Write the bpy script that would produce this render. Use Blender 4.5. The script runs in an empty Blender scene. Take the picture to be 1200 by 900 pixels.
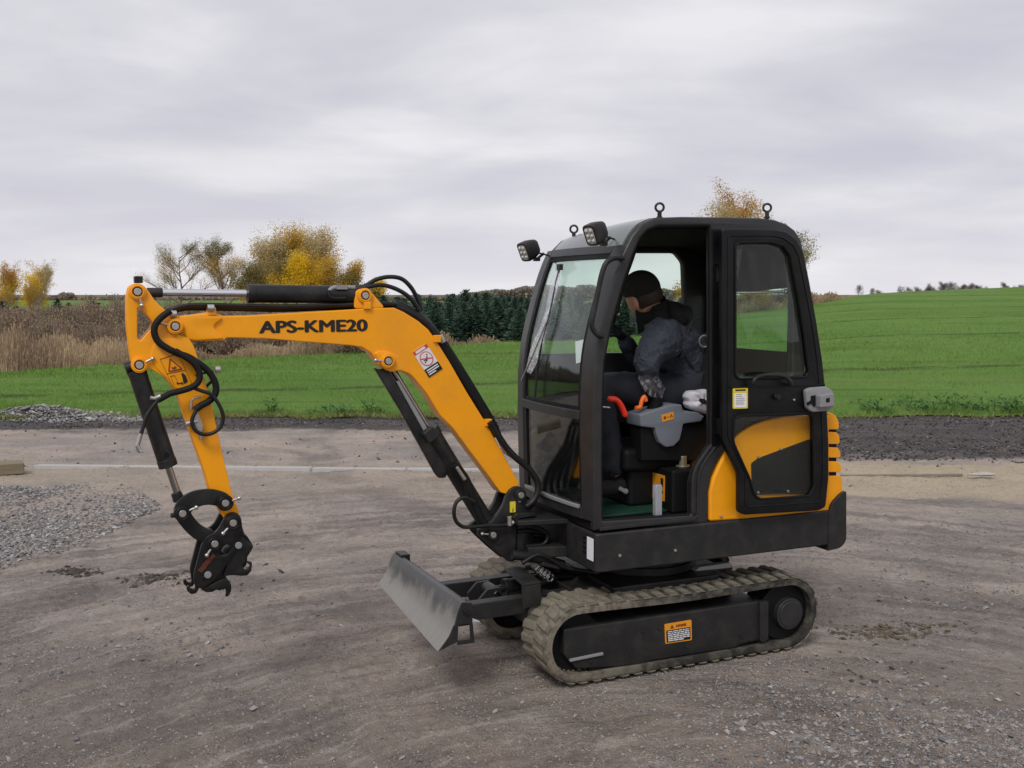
import bpy, bmesh, math, random
import numpy as np
from mathutils import Vector, Matrix
random.seed(7); RNG = np.random.default_rng(7)
S = bpy.context.scene; C = S.collection

# ------------------------------------------------------------------ camera, world, sun
F = 1240.0; CX, CY, HOR = 600.0, 450.0, 345.0; EYE = 1.85
PIT = math.atan((CY - HOR) / F)
cam = bpy.data.cameras.new('camera'); cam.sensor_width = 36; cam.lens = F / 1200 * 36
cam.clip_start = 0.05; cam.clip_end = 9000
camo = bpy.data.objects.new('camera', cam); C.objects.link(camo)
camo.location = (0, 0, EYE); camo.rotation_euler = (math.pi / 2 - PIT, 0, 0)
S.camera = camo
S.view_settings.view_transform = 'Standard'; S.view_settings.look = 'None'
S.view_settings.exposure = 0.16; S.view_settings.gamma = 1.0
SUN_EL, SUN_AZ = math.radians(48), math.radians(200)      # azimuth measured from +Y towards +X
w = bpy.data.worlds.new('World'); S.world = w; w.use_nodes = True
nt = w.node_tree; nt.nodes.clear()
N = nt.nodes.new; LK = nt.links.new
out = N('ShaderNodeOutputWorld'); bg = N('ShaderNodeBackground'); bg.inputs[1].default_value = 0.1
sky = N('ShaderNodeTexSky'); sky.sky_type = 'NISHITA'; sky.sun_disc = False
sky.sun_elevation = SUN_EL; sky.sun_rotation = SUN_AZ
tc = N('ShaderNodeTexCoord'); sep = N('ShaderNodeSeparateXYZ'); LK(tc.outputs['Generated'], sep.inputs[0])
def wmath(op, a, b=None, c=None, clamp=False):
    n = N('ShaderNodeMath'); n.operation = op; n.use_clamp = clamp
    for i, x in enumerate((a, b, c)):
        if x is None: continue
        if isinstance(x, (int, float)): n.inputs[i].default_value = x
        else: LK(x, n.inputs[i])
    return n.outputs[0]
zz = wmath('ADD', wmath('MAXIMUM', sep.outputs[2], 0.0), 0.20)
comb = N('ShaderNodeCombineXYZ')
LK(wmath('MULTIPLY', wmath('DIVIDE', sep.outputs[0], zz), 0.70), comb.inputs[0])
LK(wmath('DIVIDE', sep.outputs[1], zz), comb.inputs[1])
n1 = N('ShaderNodeTexNoise'); n1.inputs['Scale'].default_value = 1.3; n1.inputs['Detail'].default_value = 8; n1.inputs['Roughness'].default_value = 0.52
n1.inputs['Distortion'].default_value = 0.25
LK(comb.outputs[0], n1.inputs['Vector'])
n2 = N('ShaderNodeTexNoise'); n2.inputs['Scale'].default_value = 0.62; n2.inputs['Detail'].default_value = 3
LK(comb.outputs[0], n2.inputs['Vector'])
cl = wmath('ADD', wmath('MULTIPLY', n1.outputs[0], 0.62), wmath('MULTIPLY', n2.outputs[0], 0.38))
ramp = N('ShaderNodeValToRGB'); LK(cl, ramp.inputs[0])
e = ramp.color_ramp.elements
e[0].position = 0.395; e[0].color = (0.505, 0.495, 0.58, 1)
e[1].position = 0.595; e[1].color = (0.76, 0.75, 0.775, 1)
m_ = e.new(0.50); m_.color = (0.605, 0.60, 0.645, 1)
hz = wmath('MULTIPLY', wmath('POWER', wmath('SUBTRACT', 1.0, wmath('MAXIMUM', sep.outputs[2], 0.0), clamp=True), 14.0), 0.72)
mixh = N('ShaderNodeMix'); mixh.data_type = 'RGBA'; LK(hz, mixh.inputs[0]); LK(ramp.outputs[0], mixh.inputs[6])
mixh.inputs[7].default_value = (0.79, 0.775, 0.81, 1)
sc = N('ShaderNodeMix'); sc.data_type = 'RGBA'; sc.blend_type = 'MULTIPLY'; sc.inputs[0].default_value = 1
LK(mixh.outputs[2], sc.inputs[6]); sc.inputs[7].default_value = (10.0, 10.0, 10.0, 1)
mixs = N('ShaderNodeMix'); mixs.data_type = 'RGBA'; mixs.inputs[0].default_value = 0.96
LK(sky.outputs[0], mixs.inputs[6]); LK(sc.outputs[2], mixs.inputs[7])
LK(mixs.outputs[2], bg.inputs[0]); LK(bg.outputs[0], out.inputs[0])
sun = bpy.data.lights.new('sun', 'SUN'); sun.energy = 1.5; sun.angle = math.radians(18); sun.color = (1, 0.97, 0.93)
suno = bpy.data.objects.new('sun', sun); C.objects.link(suno); suno.location = (0, 0, 30)
sd = Vector((math.sin(SUN_AZ) * math.cos(SUN_EL), math.cos(SUN_AZ) * math.cos(SUN_EL), math.sin(SUN_EL)))
suno.rotation_euler = sd.to_track_quat('Z', 'Y').to_euler()

# ------------------------------------------------------------------ survey helpers
# the photograph was measured and its lens recovered; a sight line is turned into metres by the plane the feature lies on
def sight(px, py):
    x = (px - CX) / F; y = (CY - py) / F
    return np.array([x, math.cos(PIT) + y * math.sin(PIT), -math.sin(PIT) + y * math.cos(PIT)])
def onground(px, py, z=0.0):
    d = sight(px, py); t = (z - EYE) / d[2]
    return (t * d[0], t * d[1])
def atdepth(px, py, Y):
    d = sight(px, py); t = Y / d[1]
    return Vector((t * d[0], Y, EYE + t * d[2]))
TH = math.radians(24.0)                                  # heading of the machine: x rearward, y across, z up
MU = np.array([math.cos(TH), math.sin(TH), 0]); MV = np.array([-math.sin(TH), math.cos(TH), 0])
MO = np.array([*onground(680, 806), 0.0]); CAMP = np.array([0, 0, EYE])
def loc(px, py, v):                                       # -> (along, up) on the machine plane y = v
    d = sight(px, py); t = (v - (CAMP - MO) @ MV) / (d @ MV); p = CAMP + t * d - MO
    return (float(p @ MU), float(p[2]))
def locw(px, py, h):                                      # -> (along, across) on the machine plane z = h
    d = sight(px, py); t = (h - EYE) / d[2]; p = CAMP + t * d - MO
    return (float(p @ MU), float(p @ MV))
def P(pts, v): return [loc(a, b, v) for a, b in pts]
def P3(pts, v): return [Vector((loc(a, b, v)[0], v, loc(a, b, v)[1])) for a, b in pts]

# ------------------------------------------------------------------ object helpers
def link(o, parent=None):
    C.objects.link(o)
    if parent is not None: o.parent = parent
    return o
def tag(o, label=None, cat=None, group=None, kind=None):
    if label: o['label'] = label
    if cat: o['category'] = cat
    if group: o['group'] = group
    if kind: o['kind'] = kind
    return o
def empty(name, at=(0, 0, 0), rz=0.0):
    o = bpy.data.objects.new(name, None); o.location = at; o.rotation_euler = (0, 0, rz); o.empty_display_size = 0.2
    return link(o)
def meshobj(name, me, mats, parent=None, bevel=0, seg=2, smooth=True, sub=0):
    if not isinstance(mats, (list, tuple)): mats = [mats]
    if len(me.materials) == 0:
        for m in mats: me.materials.append(m)
    o = link(bpy.data.objects.new(name, me), parent)
    if smooth:
        me.polygons.foreach_set('use_smooth', [True] * len(me.polygons))
        if not bevel: me.set_sharp_from_angle(angle=math.radians(38))
    if bevel:
        b = o.modifiers.new('bevel', 'BEVEL'); b.width = bevel; b.segments = seg; b.limit_method = 'ANGLE'
        b.angle_limit = math.radians(38); b.harden_normals = True
    if sub:
        s = o.modifiers.new('sub', 'SUBSURF'); s.levels = s.render_levels = sub
    return o
class MB:
    def __init__(s): s.v = []; s.f = []; s.m = []
    def add(s, vs, fs, m=0):
        b = len(s.v); s.v += [tuple(x) for x in vs]; s.f += [tuple(b + i for i in f) for f in fs]; s.m += [m] * len(fs)
    def box(s, c, size, rot=None, m=0):
        x, y, z = (q / 2 for q in size)
        vs = [Vector(q) for q in ((-x, -y, -z), (x, -y, -z), (x, y, -z), (-x, y, -z), (-x, -y, z), (x, -y, z), (x, y, z), (-x, y, z))]
        if rot is not None: vs = [rot @ q for q in vs]
        vs = [q + Vector(c) for q in vs]
        s.add(vs, [(0, 3, 2, 1), (4, 5, 6, 7), (0, 1, 5, 4), (1, 2, 6, 5), (2, 3, 7, 6), (3, 0, 4, 7)], m)
    def prism(s, poly, y0, y1, m=0):                      # poly in (x, z), swept along y
        a = sum(poly[i][0] * poly[(i + 1) % len(poly)][1] - poly[(i + 1) % len(poly)][0] * poly[i][1] for i in range(len(poly)))
        if a < 0: poly = poly[::-1]
        n = len(poly)
        vs = [(p[0], y0, p[1]) for p in poly] + [(p[0], y1, p[1]) for p in poly]
        s.add(vs, [tuple(range(n)), tuple(range(2 * n - 1, n - 1, -1))] + [((i + 1) % n, i, n + i, n + (i + 1) % n) for i in range(n)], m)
    def slab(s, poly, z0, z1, m=0):                       # poly in (x, y), swept along z
        a = sum(poly[i][0] * poly[(i + 1) % len(poly)][1] - poly[(i + 1) % len(poly)][0] * poly[i][1] for i in range(len(poly)))
        if a < 0: poly = poly[::-1]
        n = len(poly)
        vs = [(p[0], p[1], z0) for p in poly] + [(p[0], p[1], z1) for p in poly]
        s.add(vs, [tuple(range(n - 1, -1, -1)), tuple(range(n, 2 * n))] + [(i, (i + 1) % n, n + (i + 1) % n, n + i) for i in range(n)], m)
    def tube(s, pts, r, seg=10, m=0, caps=True, r1=None):
        pts = [Vector(p) for p in pts]; n = len(pts); rings = []
        t0 = (pts[1] - pts[0]).normalized(); up = Vector((0, 0, 1)) if abs(t0.z) < .9 else Vector((1, 0, 0))
        nrm = t0.cross(up).normalized()
        for i, p in enumerate(pts):
            t = (pts[min(i + 1, n - 1)] - pts[max(i - 1, 0)]).normalized()
            nrm = (nrm - t * nrm.dot(t)).normalized(); bn = t.cross(nrm)
            rr = r if r1 is None else r + (r1 - r) * i / (n - 1)
            if isinstance(r, (list, tuple)): rr = r[i]
            rings.append([p + (nrm * math.cos(2 * math.pi * k / seg) + bn * math.sin(2 * math.pi * k / seg)) * rr for k in range(seg)])
        vs = [q for R in rings for q in R]
        fs = [(i * seg + k, i * seg + (k + 1) % seg, (i + 1) * seg + (k + 1) % seg, (i + 1) * seg + k) for i in range(n - 1) for k in range(seg)]
        if caps: fs += [tuple(range(seg - 1, -1, -1)), tuple((n - 1) * seg + k for k in range(seg))]
        s.add(vs, fs, m)
    def cyl(s, a, b, r, seg=24, m=0, r1=None): s.tube([a, b], r, seg, m, True, r1)
    def torus(s, c, ax1, ax2, R, r, seg=20, ss=8, m=0):
        c = Vector(c); ax1 = Vector(ax1); ax2 = Vector(ax2); n = ax1.cross(ax2); vs = []
        for i in range(seg):
            a = 2 * math.pi * i / seg; d = ax1 * math.cos(a) + ax2 * math.sin(a)
            for k in range(ss):
                b = 2 * math.pi * k / ss; vs.append(c + d * (R + r * math.cos(b)) + n * r * math.sin(b))
        s.add(vs, [(i * ss + k, ((i + 1) % seg) * ss + k, ((i + 1) % seg) * ss + (k + 1) % ss, i * ss + (k + 1) % ss) for i in range(seg) for k in range(ss)], m)
    def ball(s, c, r, seg=16, rings=10, m=0, rot=None, fn=None):
        if isinstance(r, (int, float)): r = (r, r, r)
        vs = [];
        for i in range(rings + 1):
            th = math.pi * i / rings
            for k in range(seg):
                ph = 2 * math.pi * k / seg
                d = Vector((math.sin(th) * math.cos(ph), math.sin(th) * math.sin(ph), math.cos(th)))
                q = Vector((d.x * r[0], d.y * r[1], d.z * r[2]))
                if fn: q = fn(d, q)
                if rot is not None: q = rot @ q
                vs.append(q + Vector(c))
        s.add(vs, [(i * seg + k, (i + 1) * seg + k, (i + 1) * seg + (k + 1) % seg, i * seg + (k + 1) % seg) for i in range(rings) for k in range(seg)], m)
    def mesh(s, name='m'):
        me = bpy.data.meshes.new(name); me.from_pydata(s.v, [], s.f)
        me.polygons.foreach_set('material_index', s.m); me.update(); return me
    def build(s, name, mats, parent=None, bevel=0, seg=2, smooth=True, sub=0):
        me = s.mesh(name); bm = bmesh.new(); bm.from_mesh(me); bmesh.ops.recalc_face_normals(bm, faces=bm.faces); bm.to_mesh(me); bm.free()
        return meshobj(name, me, mats, parent, bevel, seg, smooth, sub)
def roundpoly(pts, r, seg=5):
    o = []; n = len(pts)
    for i in range(n):
        p = Vector((*pts[i][:2],)); a = Vector((*pts[i - 1][:2],)); b = Vector((*pts[(i + 1) % n][:2],))
        rr = r[i] if isinstance(r, (list, tuple)) else r
        da, db = (a - p), (b - p); k = min(rr, da.length * .48, db.length * .48)
        if k < 1e-4: o.append(tuple(p)); continue
        q0 = p + da.normalized() * k; q1 = p + db.normalized() * k
        for j in range(seg + 1):
            t = j / seg; o.append(tuple(q0 * (1 - t) ** 2 + p * 2 * t * (1 - t) + q1 * t * t))
    return o
def smoothpts(pts, sub=6, closed=False):
    pts = [Vector(p) for p in pts]; o = []; n = len(pts)
    rng = range(n) if closed else range(n - 1)
    for i in rng:
        if closed: a, b, c, d = (pts[(i + k) % n] for k in (-1, 0, 1, 2))
        else: a, b, c, d = pts[max(i - 1, 0)], pts[i], pts[i + 1], pts[min(i + 2, n - 1)]
        for k in range(sub):
            t = k / sub
            o.append(.5 * ((2 * b) + (c - a) * t + (2 * a - 5 * b + 4 * c - d) * t * t + (3 * b - a - 3 * c + d) * t ** 3))
    if not closed: o.append(pts[-1])
    return o
def platemesh(outer, holes, y0, y1, bevel=.003, res=2, name='plate'):      # outline in (x, z) with openings, swept along y
    cu = bpy.data.curves.new(name, 'CURVE'); cu.dimensions = '2D'; cu.fill_mode = 'BOTH'
    for poly in [outer] + list(holes):
        sp = cu.splines.new('POLY'); sp.points.add(len(poly) - 1); sp.use_cyclic_u = True
        for i, p in enumerate(poly): sp.points[i].co = (p[0], p[1], 0, 1)
    cu.extrude = max((y1 - y0) / 2 - bevel, .0001); cu.bevel_depth = bevel; cu.bevel_resolution = res; cu.offset = -bevel
    o = bpy.data.objects.new(name, cu); C.objects.link(o)
    me = bpy.data.meshes.new_from_object(o.evaluated_get(bpy.context.evaluated_depsgraph_get()))
    bpy.data.objects.remove(o); bpy.data.curves.remove(cu)
    ym = (y0 + y1) / 2
    me.transform(Matrix(((1, 0, 0, 0), (0, 0, -1, ym), (0, 1, 0, 0), (0, 0, 0, 1))))
    me.name = name; me.materials.clear()
    bm = bmesh.new(); bm.from_mesh(me); bmesh.ops.remove_doubles(bm, verts=bm.verts, dist=1e-5); bmesh.ops.recalc_face_normals(bm, faces=bm.faces); bm.to_mesh(me); bm.free()
    return me
def plate(name, outer, holes, y0, y1, mat, parent, bevel=.003, res=2):
    return meshobj(name, platemesh(outer, holes, y0, y1, bevel, res, name), mat, parent)
def joinplates(name, metas, mats, parent):
    bm = bmesh.new()
    for me in metas: bm.from_mesh(me)
    m = bpy.data.meshes.new(name); bm.to_mesh(m); bm.free(); m.materials.clear()
    return meshobj(name, m, mats, parent)
def textmesh(txt, size, weight=0.0, xs=1.0, ext=.0006):
    cu = bpy.data.curves.new('lettering', 'FONT'); cu.body = txt; cu.size = size; cu.offset = weight; cu.extrude = ext
    cu.resolution_u = 4
    o = bpy.data.objects.new('t', cu); C.objects.link(o)
    me = bpy.data.meshes.new_from_object(o.evaluated_get(bpy.context.evaluated_depsgraph_get()))
    bpy.data.objects.remove(o); bpy.data.curves.remove(cu)
    me.transform(Matrix.Diagonal((xs, 1, 1, 1))); me.materials.clear()
    return me
def circ(c, r, n=24, a0=0.0, a1=2 * math.pi): return [(c[0] + r * math.cos(a0 + (a1 - a0) * i / n), c[1] + r * math.sin(a0 + (a1 - a0) * i / n)) for i in range(n)]

# ------------------------------------------------------------------ materials
def newmat(name):
    m = bpy.data.materials.new(name); m.use_nodes = True; t = m.node_tree
    return m, t, t.nodes['Principled BSDF']
class NB:
    def __init__(s, t): s.t = t
    def n(s, kind, **k):
        x = s.t.nodes.new(kind)
        for a, b in k.items(): setattr(x, a, b)
        return x
    def put(s, sock, val):
        if isinstance(val, bpy.types.NodeSocket): s.t.links.new(val, sock)
        elif isinstance(val, (tuple, list)) and len(val) == 3 and sock.type == 'RGBA': sock.default_value = (*val, 1)
        else: sock.default_value = val
    def math(s, op, a, b=0.0, clamp=False):
        x = s.n('ShaderNodeMath', operation=op, use_clamp=clamp); s.put(x.inputs[0], a); s.put(x.inputs[1], b); return x.outputs[0]
    def noise(s, scale, detail=4, rough=.55, vec=None, dist=0.0):
        x = s.n('ShaderNodeTexNoise'); x.inputs['Scale'].default_value = scale; x.inputs['Detail'].default_value = detail
        x.inputs['Roughness'].default_value = rough; x.inputs['Distortion'].default_value = dist
        s.t.links.new(vec if vec is not None else s.obj(), x.inputs['Vector']); return x.outputs[0]
    def voro(s, scale, vec=None, feature='F1', out=0):
        x = s.n('ShaderNodeTexVoronoi', feature=feature); x.inputs['Scale'].default_value = scale
        s.t.links.new(vec if vec is not None else s.obj(), x.inputs['Vector']); return x.outputs[out]
    def obj(s):
        if not hasattr(s, '_o'): s._o = s.n('ShaderNodeTexCoord').outputs['Object']
        return s._o
    def mapv(s, scale, rot=(0, 0, 0)):
        x = s.n('ShaderNodeMapping'); s.t.links.new(s.obj(), x.inputs[0]); x.inputs['Scale'].default_value = scale; x.inputs['Rotation'].default_value = rot
        return x.outputs[0]
    def ramp(s, fac, a, b, smooth=True):                    # remap a..b -> 0..1
        x = s.n('ShaderNodeMapRange'); x.interpolation_type = 'SMOOTHSTEP' if smooth else 'LINEAR'
        s.put(x.inputs[0], fac); s.put(x.inputs[1], a); s.put(x.inputs[2], b); return x.outputs[0]
    def mix(s, fac, a, b, blend='MIX'):
        x = s.n('ShaderNodeMix', data_type='RGBA', blend_type=blend); s.put(x.inputs[0], fac); s.put(x.inputs[6], a); s.put(x.inputs[7], b); return x.outputs[2]
    def bump(s, h, strength, dist, bsdf):
        x = s.n('ShaderNodeBump'); x.inputs['Strength'].default_value = strength; x.inputs['Distance'].default_value = dist
        s.put(x.inputs['Height'], h); s.t.links.new(x.outputs[0], bsdf.inputs['Normal'])
def paint(name, col, rough=.4, metal=0.0, var=.12, scale=9.0, bump=.0, bscale=300, dust=0.0, dustcol=(.30, .26, .22), coat=0.0, spec=.5):
    m, t, b = newmat(name); q = NB(t)
    nz = q.noise(scale, 5, .6)
    c = q.mix(nz, tuple(x * (1 - var) for x in col), tuple(min(1, x * (1 + var)) for x in col))
    r = q.math('ADD', q.math('MULTIPLY', q.noise(scale * 3.1, 4), .16), rough - .08)
    if dust:
        d = q.math('MULTIPLY', q.ramp(q.noise(scale * .8 + 3, 6, .65), .38, .8), dust)
        c = q.mix(d, c, dustcol); r = q.math('ADD', r, q.math('MULTIPLY', d, .4), True)
    q.put(b.inputs['Base Color'], c); q.put(b.inputs['Roughness'], r); b.inputs['Metallic'].default_value = metal
    b.inputs['Coat Weight'].default_value = coat; b.inputs['Coat Roughness'].default_value = .15; b.inputs['Specular IOR Level'].default_value = spec
    if bump: q.bump(q.noise(bscale, 2), bump, .001, b)
    return m
def flat(name, col, rough=.5, metal=0.0):
    m, t, b = newmat(name); b.inputs['Base Color'].default_value = (*col, 1); b.inputs['Roughness'].default_value = rough; b.inputs['Metallic'].default_value = metal
    return m
M = {}
M['orange'] = paint('orange_paint', (.95, .37, .003), .34, var=.07, scale=4, bump=.06, bscale=60, coat=.12, dust=.30, dustcol=(.52, .22, .035), spec=.35)
M['black'] = paint('black_powder_coat', (.010, .010, .0105), .42, spec=.35, bump=.25, bscale=500, dust=.10)
M['skirt'] = paint('charcoal_textured_paint', (.0165, .0165, .0165), .48, bump=.4, bscale=420, dust=.07, spec=.35)
M['frame'] = paint('cab_frame_paint', (.022, .022, .0235), .38, spec=.45, bump=.12, bscale=400, dust=.05)
M['doorblack'] = paint('door_paint', (.003, .0034, .0046), .40, spec=.3, bump=.1, bscale=400, dust=.03)
M['roof'] = paint('roof_paint', (.17, .19, .185), .24, dust=.05, coat=.5)
M['inner'] = paint('interior_plastic', (.005, .005, .0055), .6, spec=.25)
M['liner'] = paint('headliner', (.016, .016, .016), .9, var=.3, scale=5, spec=.1)
M['coupler'] = paint('coupler_black', (.006, .006, .0065), .38, spec=.35, bump=.2, bscale=300, dust=.05)
M['hose'] = paint('hose_rubber', (.006, .006, .0065), .42, spec=.4, bump=.5, bscale=700, dust=.06)
M['sleeve'] = paint('hose_sleeve', (.006, .006, .0065), .6, spec=.3, bump=.8, bscale=900)
M['chrome'] = paint('chrome_rod', (.72, .72, .74), .16, metal=1.0, var=.05)
M['zinc'] = paint('zinc_pin', (.52, .51, .48), .36, metal=.9, var=.2, scale=60)
M['steelrod'] = paint('oiled_rod', (.33, .32, .30), .25, metal=1.0, var=.2)
M['grey'] = paint('console_grey', (.155, .17, .20), .45, var=.05)
M['greymetal'] = paint('latch_grey', (.25, .25, .255), .4, var=.08, scale=30)
M['red'] = flat('red_grip', (.75, .03, .01), .35)
M['orangelever'] = flat('orange_plastic', (.85, .16, .02), .4)
M['white'] = flat('white_print', (.72, .72, .74), .5)
M['paper'] = paint('paper', (.78, .78, .82), .7, var=.03)
M['yellow'] = flat('yellow_print', (.75, .62, .03), .45)
M['amber'] = flat('amber_print', (.78, .30, .015), .45)
M['blackprint'] = flat('black_print', (.008, .007, .006), .5)
M['redprint'] = flat('red_print', (.60, .06, .04), .5)
M['brownprint'] = flat('brown_print', (.22, .045, .01), .5)
M['orangeprint'] = flat('faded_orange_print', (.23, .055, .022), .6)
M['mat'] = paint('green_mat', (.004, .040, .022), .6, var=.5, scale=30, bump=.4, bscale=200)
M['bluegrey'] = paint('strut_grey', (.40, .42, .46), .35, metal=.3)
M['brass'] = paint('brass_plug', (.30, .27, .20), .4, metal=.6, var=.3, scale=40)
M['bag'] = paint('white_plastic_bag', (.62, .60, .66), .45, var=.05)
M['lens'] = paint('lamp_lens', (.45, .45, .42), .12, var=.5, scale=120, coat=1.0)
M['mesh'] = None
def glassmat(name, tint, extra=0.0):
    m, t, b = newmat(name); q = NB(t); t.nodes.remove(b)
    o = t.nodes['Material Output']; tr = q.n('ShaderNodeBsdfTransparent'); tr.inputs[0].default_value = (*tint, 1)
    gl = q.n('ShaderNodeBsdfGlossy'); gl.inputs['Roughness'].default_value = .01
    fr = q.n('ShaderNodeFresnel'); gm_ = q.n('ShaderNodeNewGeometry')       # a pane is thin: same reflectance from either side
    q.put(fr.inputs[0], q.math('SUBTRACT', 1.5, q.math('MULTIPLY', gm_.outputs['Backfacing'], 1.5 - 1 / 1.5)))
    mx = q.n('ShaderNodeMixShader'); q.put(mx.inputs[0], q.math('ADD', fr.outputs[0], extra)); t.links.new(tr.outputs[0], mx.inputs[1]); t.links.new(gl.outputs[0], mx.inputs[2])
    t.links.new(mx.outputs[0], o.inputs[0]); return m
M['glass'] = glassmat('cab_glass', (.93, .975, .95), .01)
M['tint'] = glassmat('door_glass', (.90, .97, .93), .0)
def filmmat(name, alpha, col=(.75, .76, .82), sc_=22):
    m, t, b = newmat(name); q = NB(t)
    b.inputs['Base Color'].default_value = (*col, 1); b.inputs['Roughness'].default_value = .18
    a = q.ramp(q.noise(sc_, 3, .5, dist=1.5), .5, .72); q.put(b.inputs['Alpha'], q.math('ADD', q.math('MULTIPLY', a, .55), alpha, True))
    q.bump(q.noise(sc_ * 1.6, 3, dist=1), .8, .012, b); return m
M['film'] = filmmat('clear_film', .25); M['wrap'] = filmmat('plastic_wrap', .10, (.5, .5, .54), 17)
M['clear'] = glassmat('clear_pane', (.97, .99, .98), -.024)
# dried mud on rubber
m, t, b = newmat('muddy_rubber'); q = NB(t)
sepn = q.n('ShaderNodeSeparateXYZ'); t.links.new(q.obj(), sepn.inputs[0])
mud = q.mix(q.noise(22, 6, .65), (.15, .13, .098), (.31, .275, .21))
front = q.ramp(sepn.outputs[0], .75, -.02)
cover = q.math('ADD', q.ramp(q.noise(11, 6, .7), .40, .62), q.math('MULTIPLY', front, .55), True)
cover = q.math('MULTIPLY', cover, q.math('ADD', .34, q.math('MULTIPLY', front, .50)))
q.put(b.inputs['Base Color'], q.mix(cover, (.030, .030, .028), mud)); b.inputs['Roughness'].default_value = .9
b.inputs['Specular IOR Level'].default_value = .25
q.bump(q.noise(90, 6, .7), .7, .006, b); M['track'] = m
m, t, b = newmat('scuffed_blade_steel'); q = NB(t)
sepn = q.n('ShaderNodeSeparateXYZ'); t.links.new(q.obj(), sepn.inputs[0])
zone = q.ramp(q.math('ADD', sepn.outputs[2], q.math('MULTIPLY', q.noise(5, 6, .65, vec=q.mapv((1, 1, .8))), .26)), .575, .50)
streak = q.noise(14, 4, .6, vec=q.mapv((1, 5, .35)))
q.put(b.inputs['Base Color'], q.mix(zone, q.mix(streak, (.075, .075, .077), (.12, .12, .12)), q.mix(streak, (.20, .195, .18), (.315, .30, .27))))
b.inputs['Metallic'].default_value = .35; b.inputs['Roughness'].default_value = .48
q.bump(q.noise(60, 5), .25, .002, b); M['blade'] = m
m, t, b = newmat('grille_mesh'); q = NB(t)
vv = q.voro(170, feature='DISTANCE_TO_EDGE')
q.put(b.inputs['Base Color'], q.mix(q.ramp(vv, .08, .2), (.012, .013, .013), (.0025, .003, .003))); b.inputs['Roughness'].default_value = .6
q.bump(q.math('MULTIPLY', q.ramp(vv, .08, .2), -1), .9, .004, b); M['mesh'] = m
m, t, b = newmat('jacket_cloth'); q = NB(t)
q.put(b.inputs['Base Color'], q.mix(q.noise(6, 5, .6), (.022, .027, .041), (.044, .050, .072))); b.inputs['Roughness'].default_value = .75
q.bump(q.math('ADD', q.noise(14, 5, .55, dist=.8), q.math('MULTIPLY', q.noise(300, 2), .08)), .9, .03, b); M['jacket'] = m
M['trouser'] = paint('trouser_cloth', (.013, .015, .021), .8, var=.25, bump=.6, bscale=30)
M['hood'] = paint('black_fleece', (.006, .006, .0065), .9, bump=.5, bscale=120)
M['beanie'] = paint('dark_knit', (.012, .011, .008), .9, bump=.9, bscale=260)
M['glove'] = paint('black_glove', (.008, .008, .009), .7, bump=.4, bscale=200)
m, t, b = newmat('skin'); q = NB(t)
q.put(b.inputs['Base Color'], q.mix(q.noise(30, 4), (.44, .22, .14), (.54, .29, .20))); b.inputs['Roughness'].default_value = .5
b.inputs['Subsurface Weight'].default_value = .12; b.inputs['Subsurface Radius'].default_value = (.01, .004, .002); M['skin'] = m
M['hair'] = paint('hair', (.03, .018, .01), .6, bump=.6, bscale=500)

# ------------------------------------------------------------------ ground, yard, field, far land
_lat = np.random.default_rng(3).random((256, 256))
def vnoise(x, y, s=1.0):
    x = np.asarray(x) * s; y = np.asarray(y) * s
    xi = np.floor(x).astype(int); yi = np.floor(y).astype(int); fx = x - xi; fy = y - yi
    fx = fx * fx * (3 - 2 * fx); fy = fy * fy * (3 - 2 * fy)
    g = lambda a, b: _lat[a % 256, b % 256]
    return (g(xi, yi) * (1 - fx) + g(xi + 1, yi) * fx) * (1 - fy) + (g(xi, yi + 1) * (1 - fx) + g(xi + 1, yi + 1) * fx) * fy
def fbm(x, y, s, o=4):
    r = 0; a = .5
    for i in range(o): r = r + a * vnoise(x + 17.3 * i, y + 5.1 * i, s); s *= 2.03; a *= .5
    return r
_px = np.array([-2500, -600, 0, 440, 600, 730, 800, 862, 926, 960, 1020, 1200, 2500, 4000])
_D = np.array([24, 24, 24, 32, 40, 50, 58, 66, 74, 80, 95, 120, 140, 140.])
_yy = np.array([440, 440, 440, 415, 402, 391, 379, 369, 361, 356.5, 345, 337, 325, 325.])
_E = EYE - (_yy - HOR) / F * _D
Y0 = 15.9
def edgeD(px): return np.interp(px, _px, _D)
def landz(X, Y):
    X = np.asarray(X, float); Y = np.asarray(Y, float)
    px = np.clip(CX + F * X / np.maximum(Y, 1), -2500, 4000); D = np.interp(px, _px, _D); E = np.interp(px, _px, _E)
    t = np.clip((Y - Y0) / (D - Y0), 0, 1); z = E * t ** 1.15
    far = np.clip((Y - D), 0, None)
    return np.where(Y < Y0, 0, z - np.minimum(far * .015, .35 + np.maximum(E, 0)))
def gridmesh(name, X, Y, Z, mats, kind='structure', smooth=True):
    r, c = X.shape; v = np.stack([X, Y, Z], -1).reshape(-1, 3)
    i = np.arange(r * c).reshape(r, c); f = np.stack([i[:-1, :-1], i[:-1, 1:], i[1:, 1:], i[1:, :-1]], -1).reshape(-1, 4)
    me = bpy.data.meshes.new(name); me.vertices.add(len(v)); me.vertices.foreach_set('co', v.ravel())
    me.loops.add(f.size); me.loops.foreach_set('vertex_index', f.ravel()); me.polygons.add(len(f))
    me.polygons.foreach_set('loop_start', np.arange(0, f.size, 4)); me.update(calc_edges=True); me.validate()
    if smooth: me.polygons.foreach_set('use_smooth', np.ones(len(f), bool))
    me.materials.append(mats); o = link(bpy.data.objects.new(name, me)); tag(o, kind=kind); return o
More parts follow.
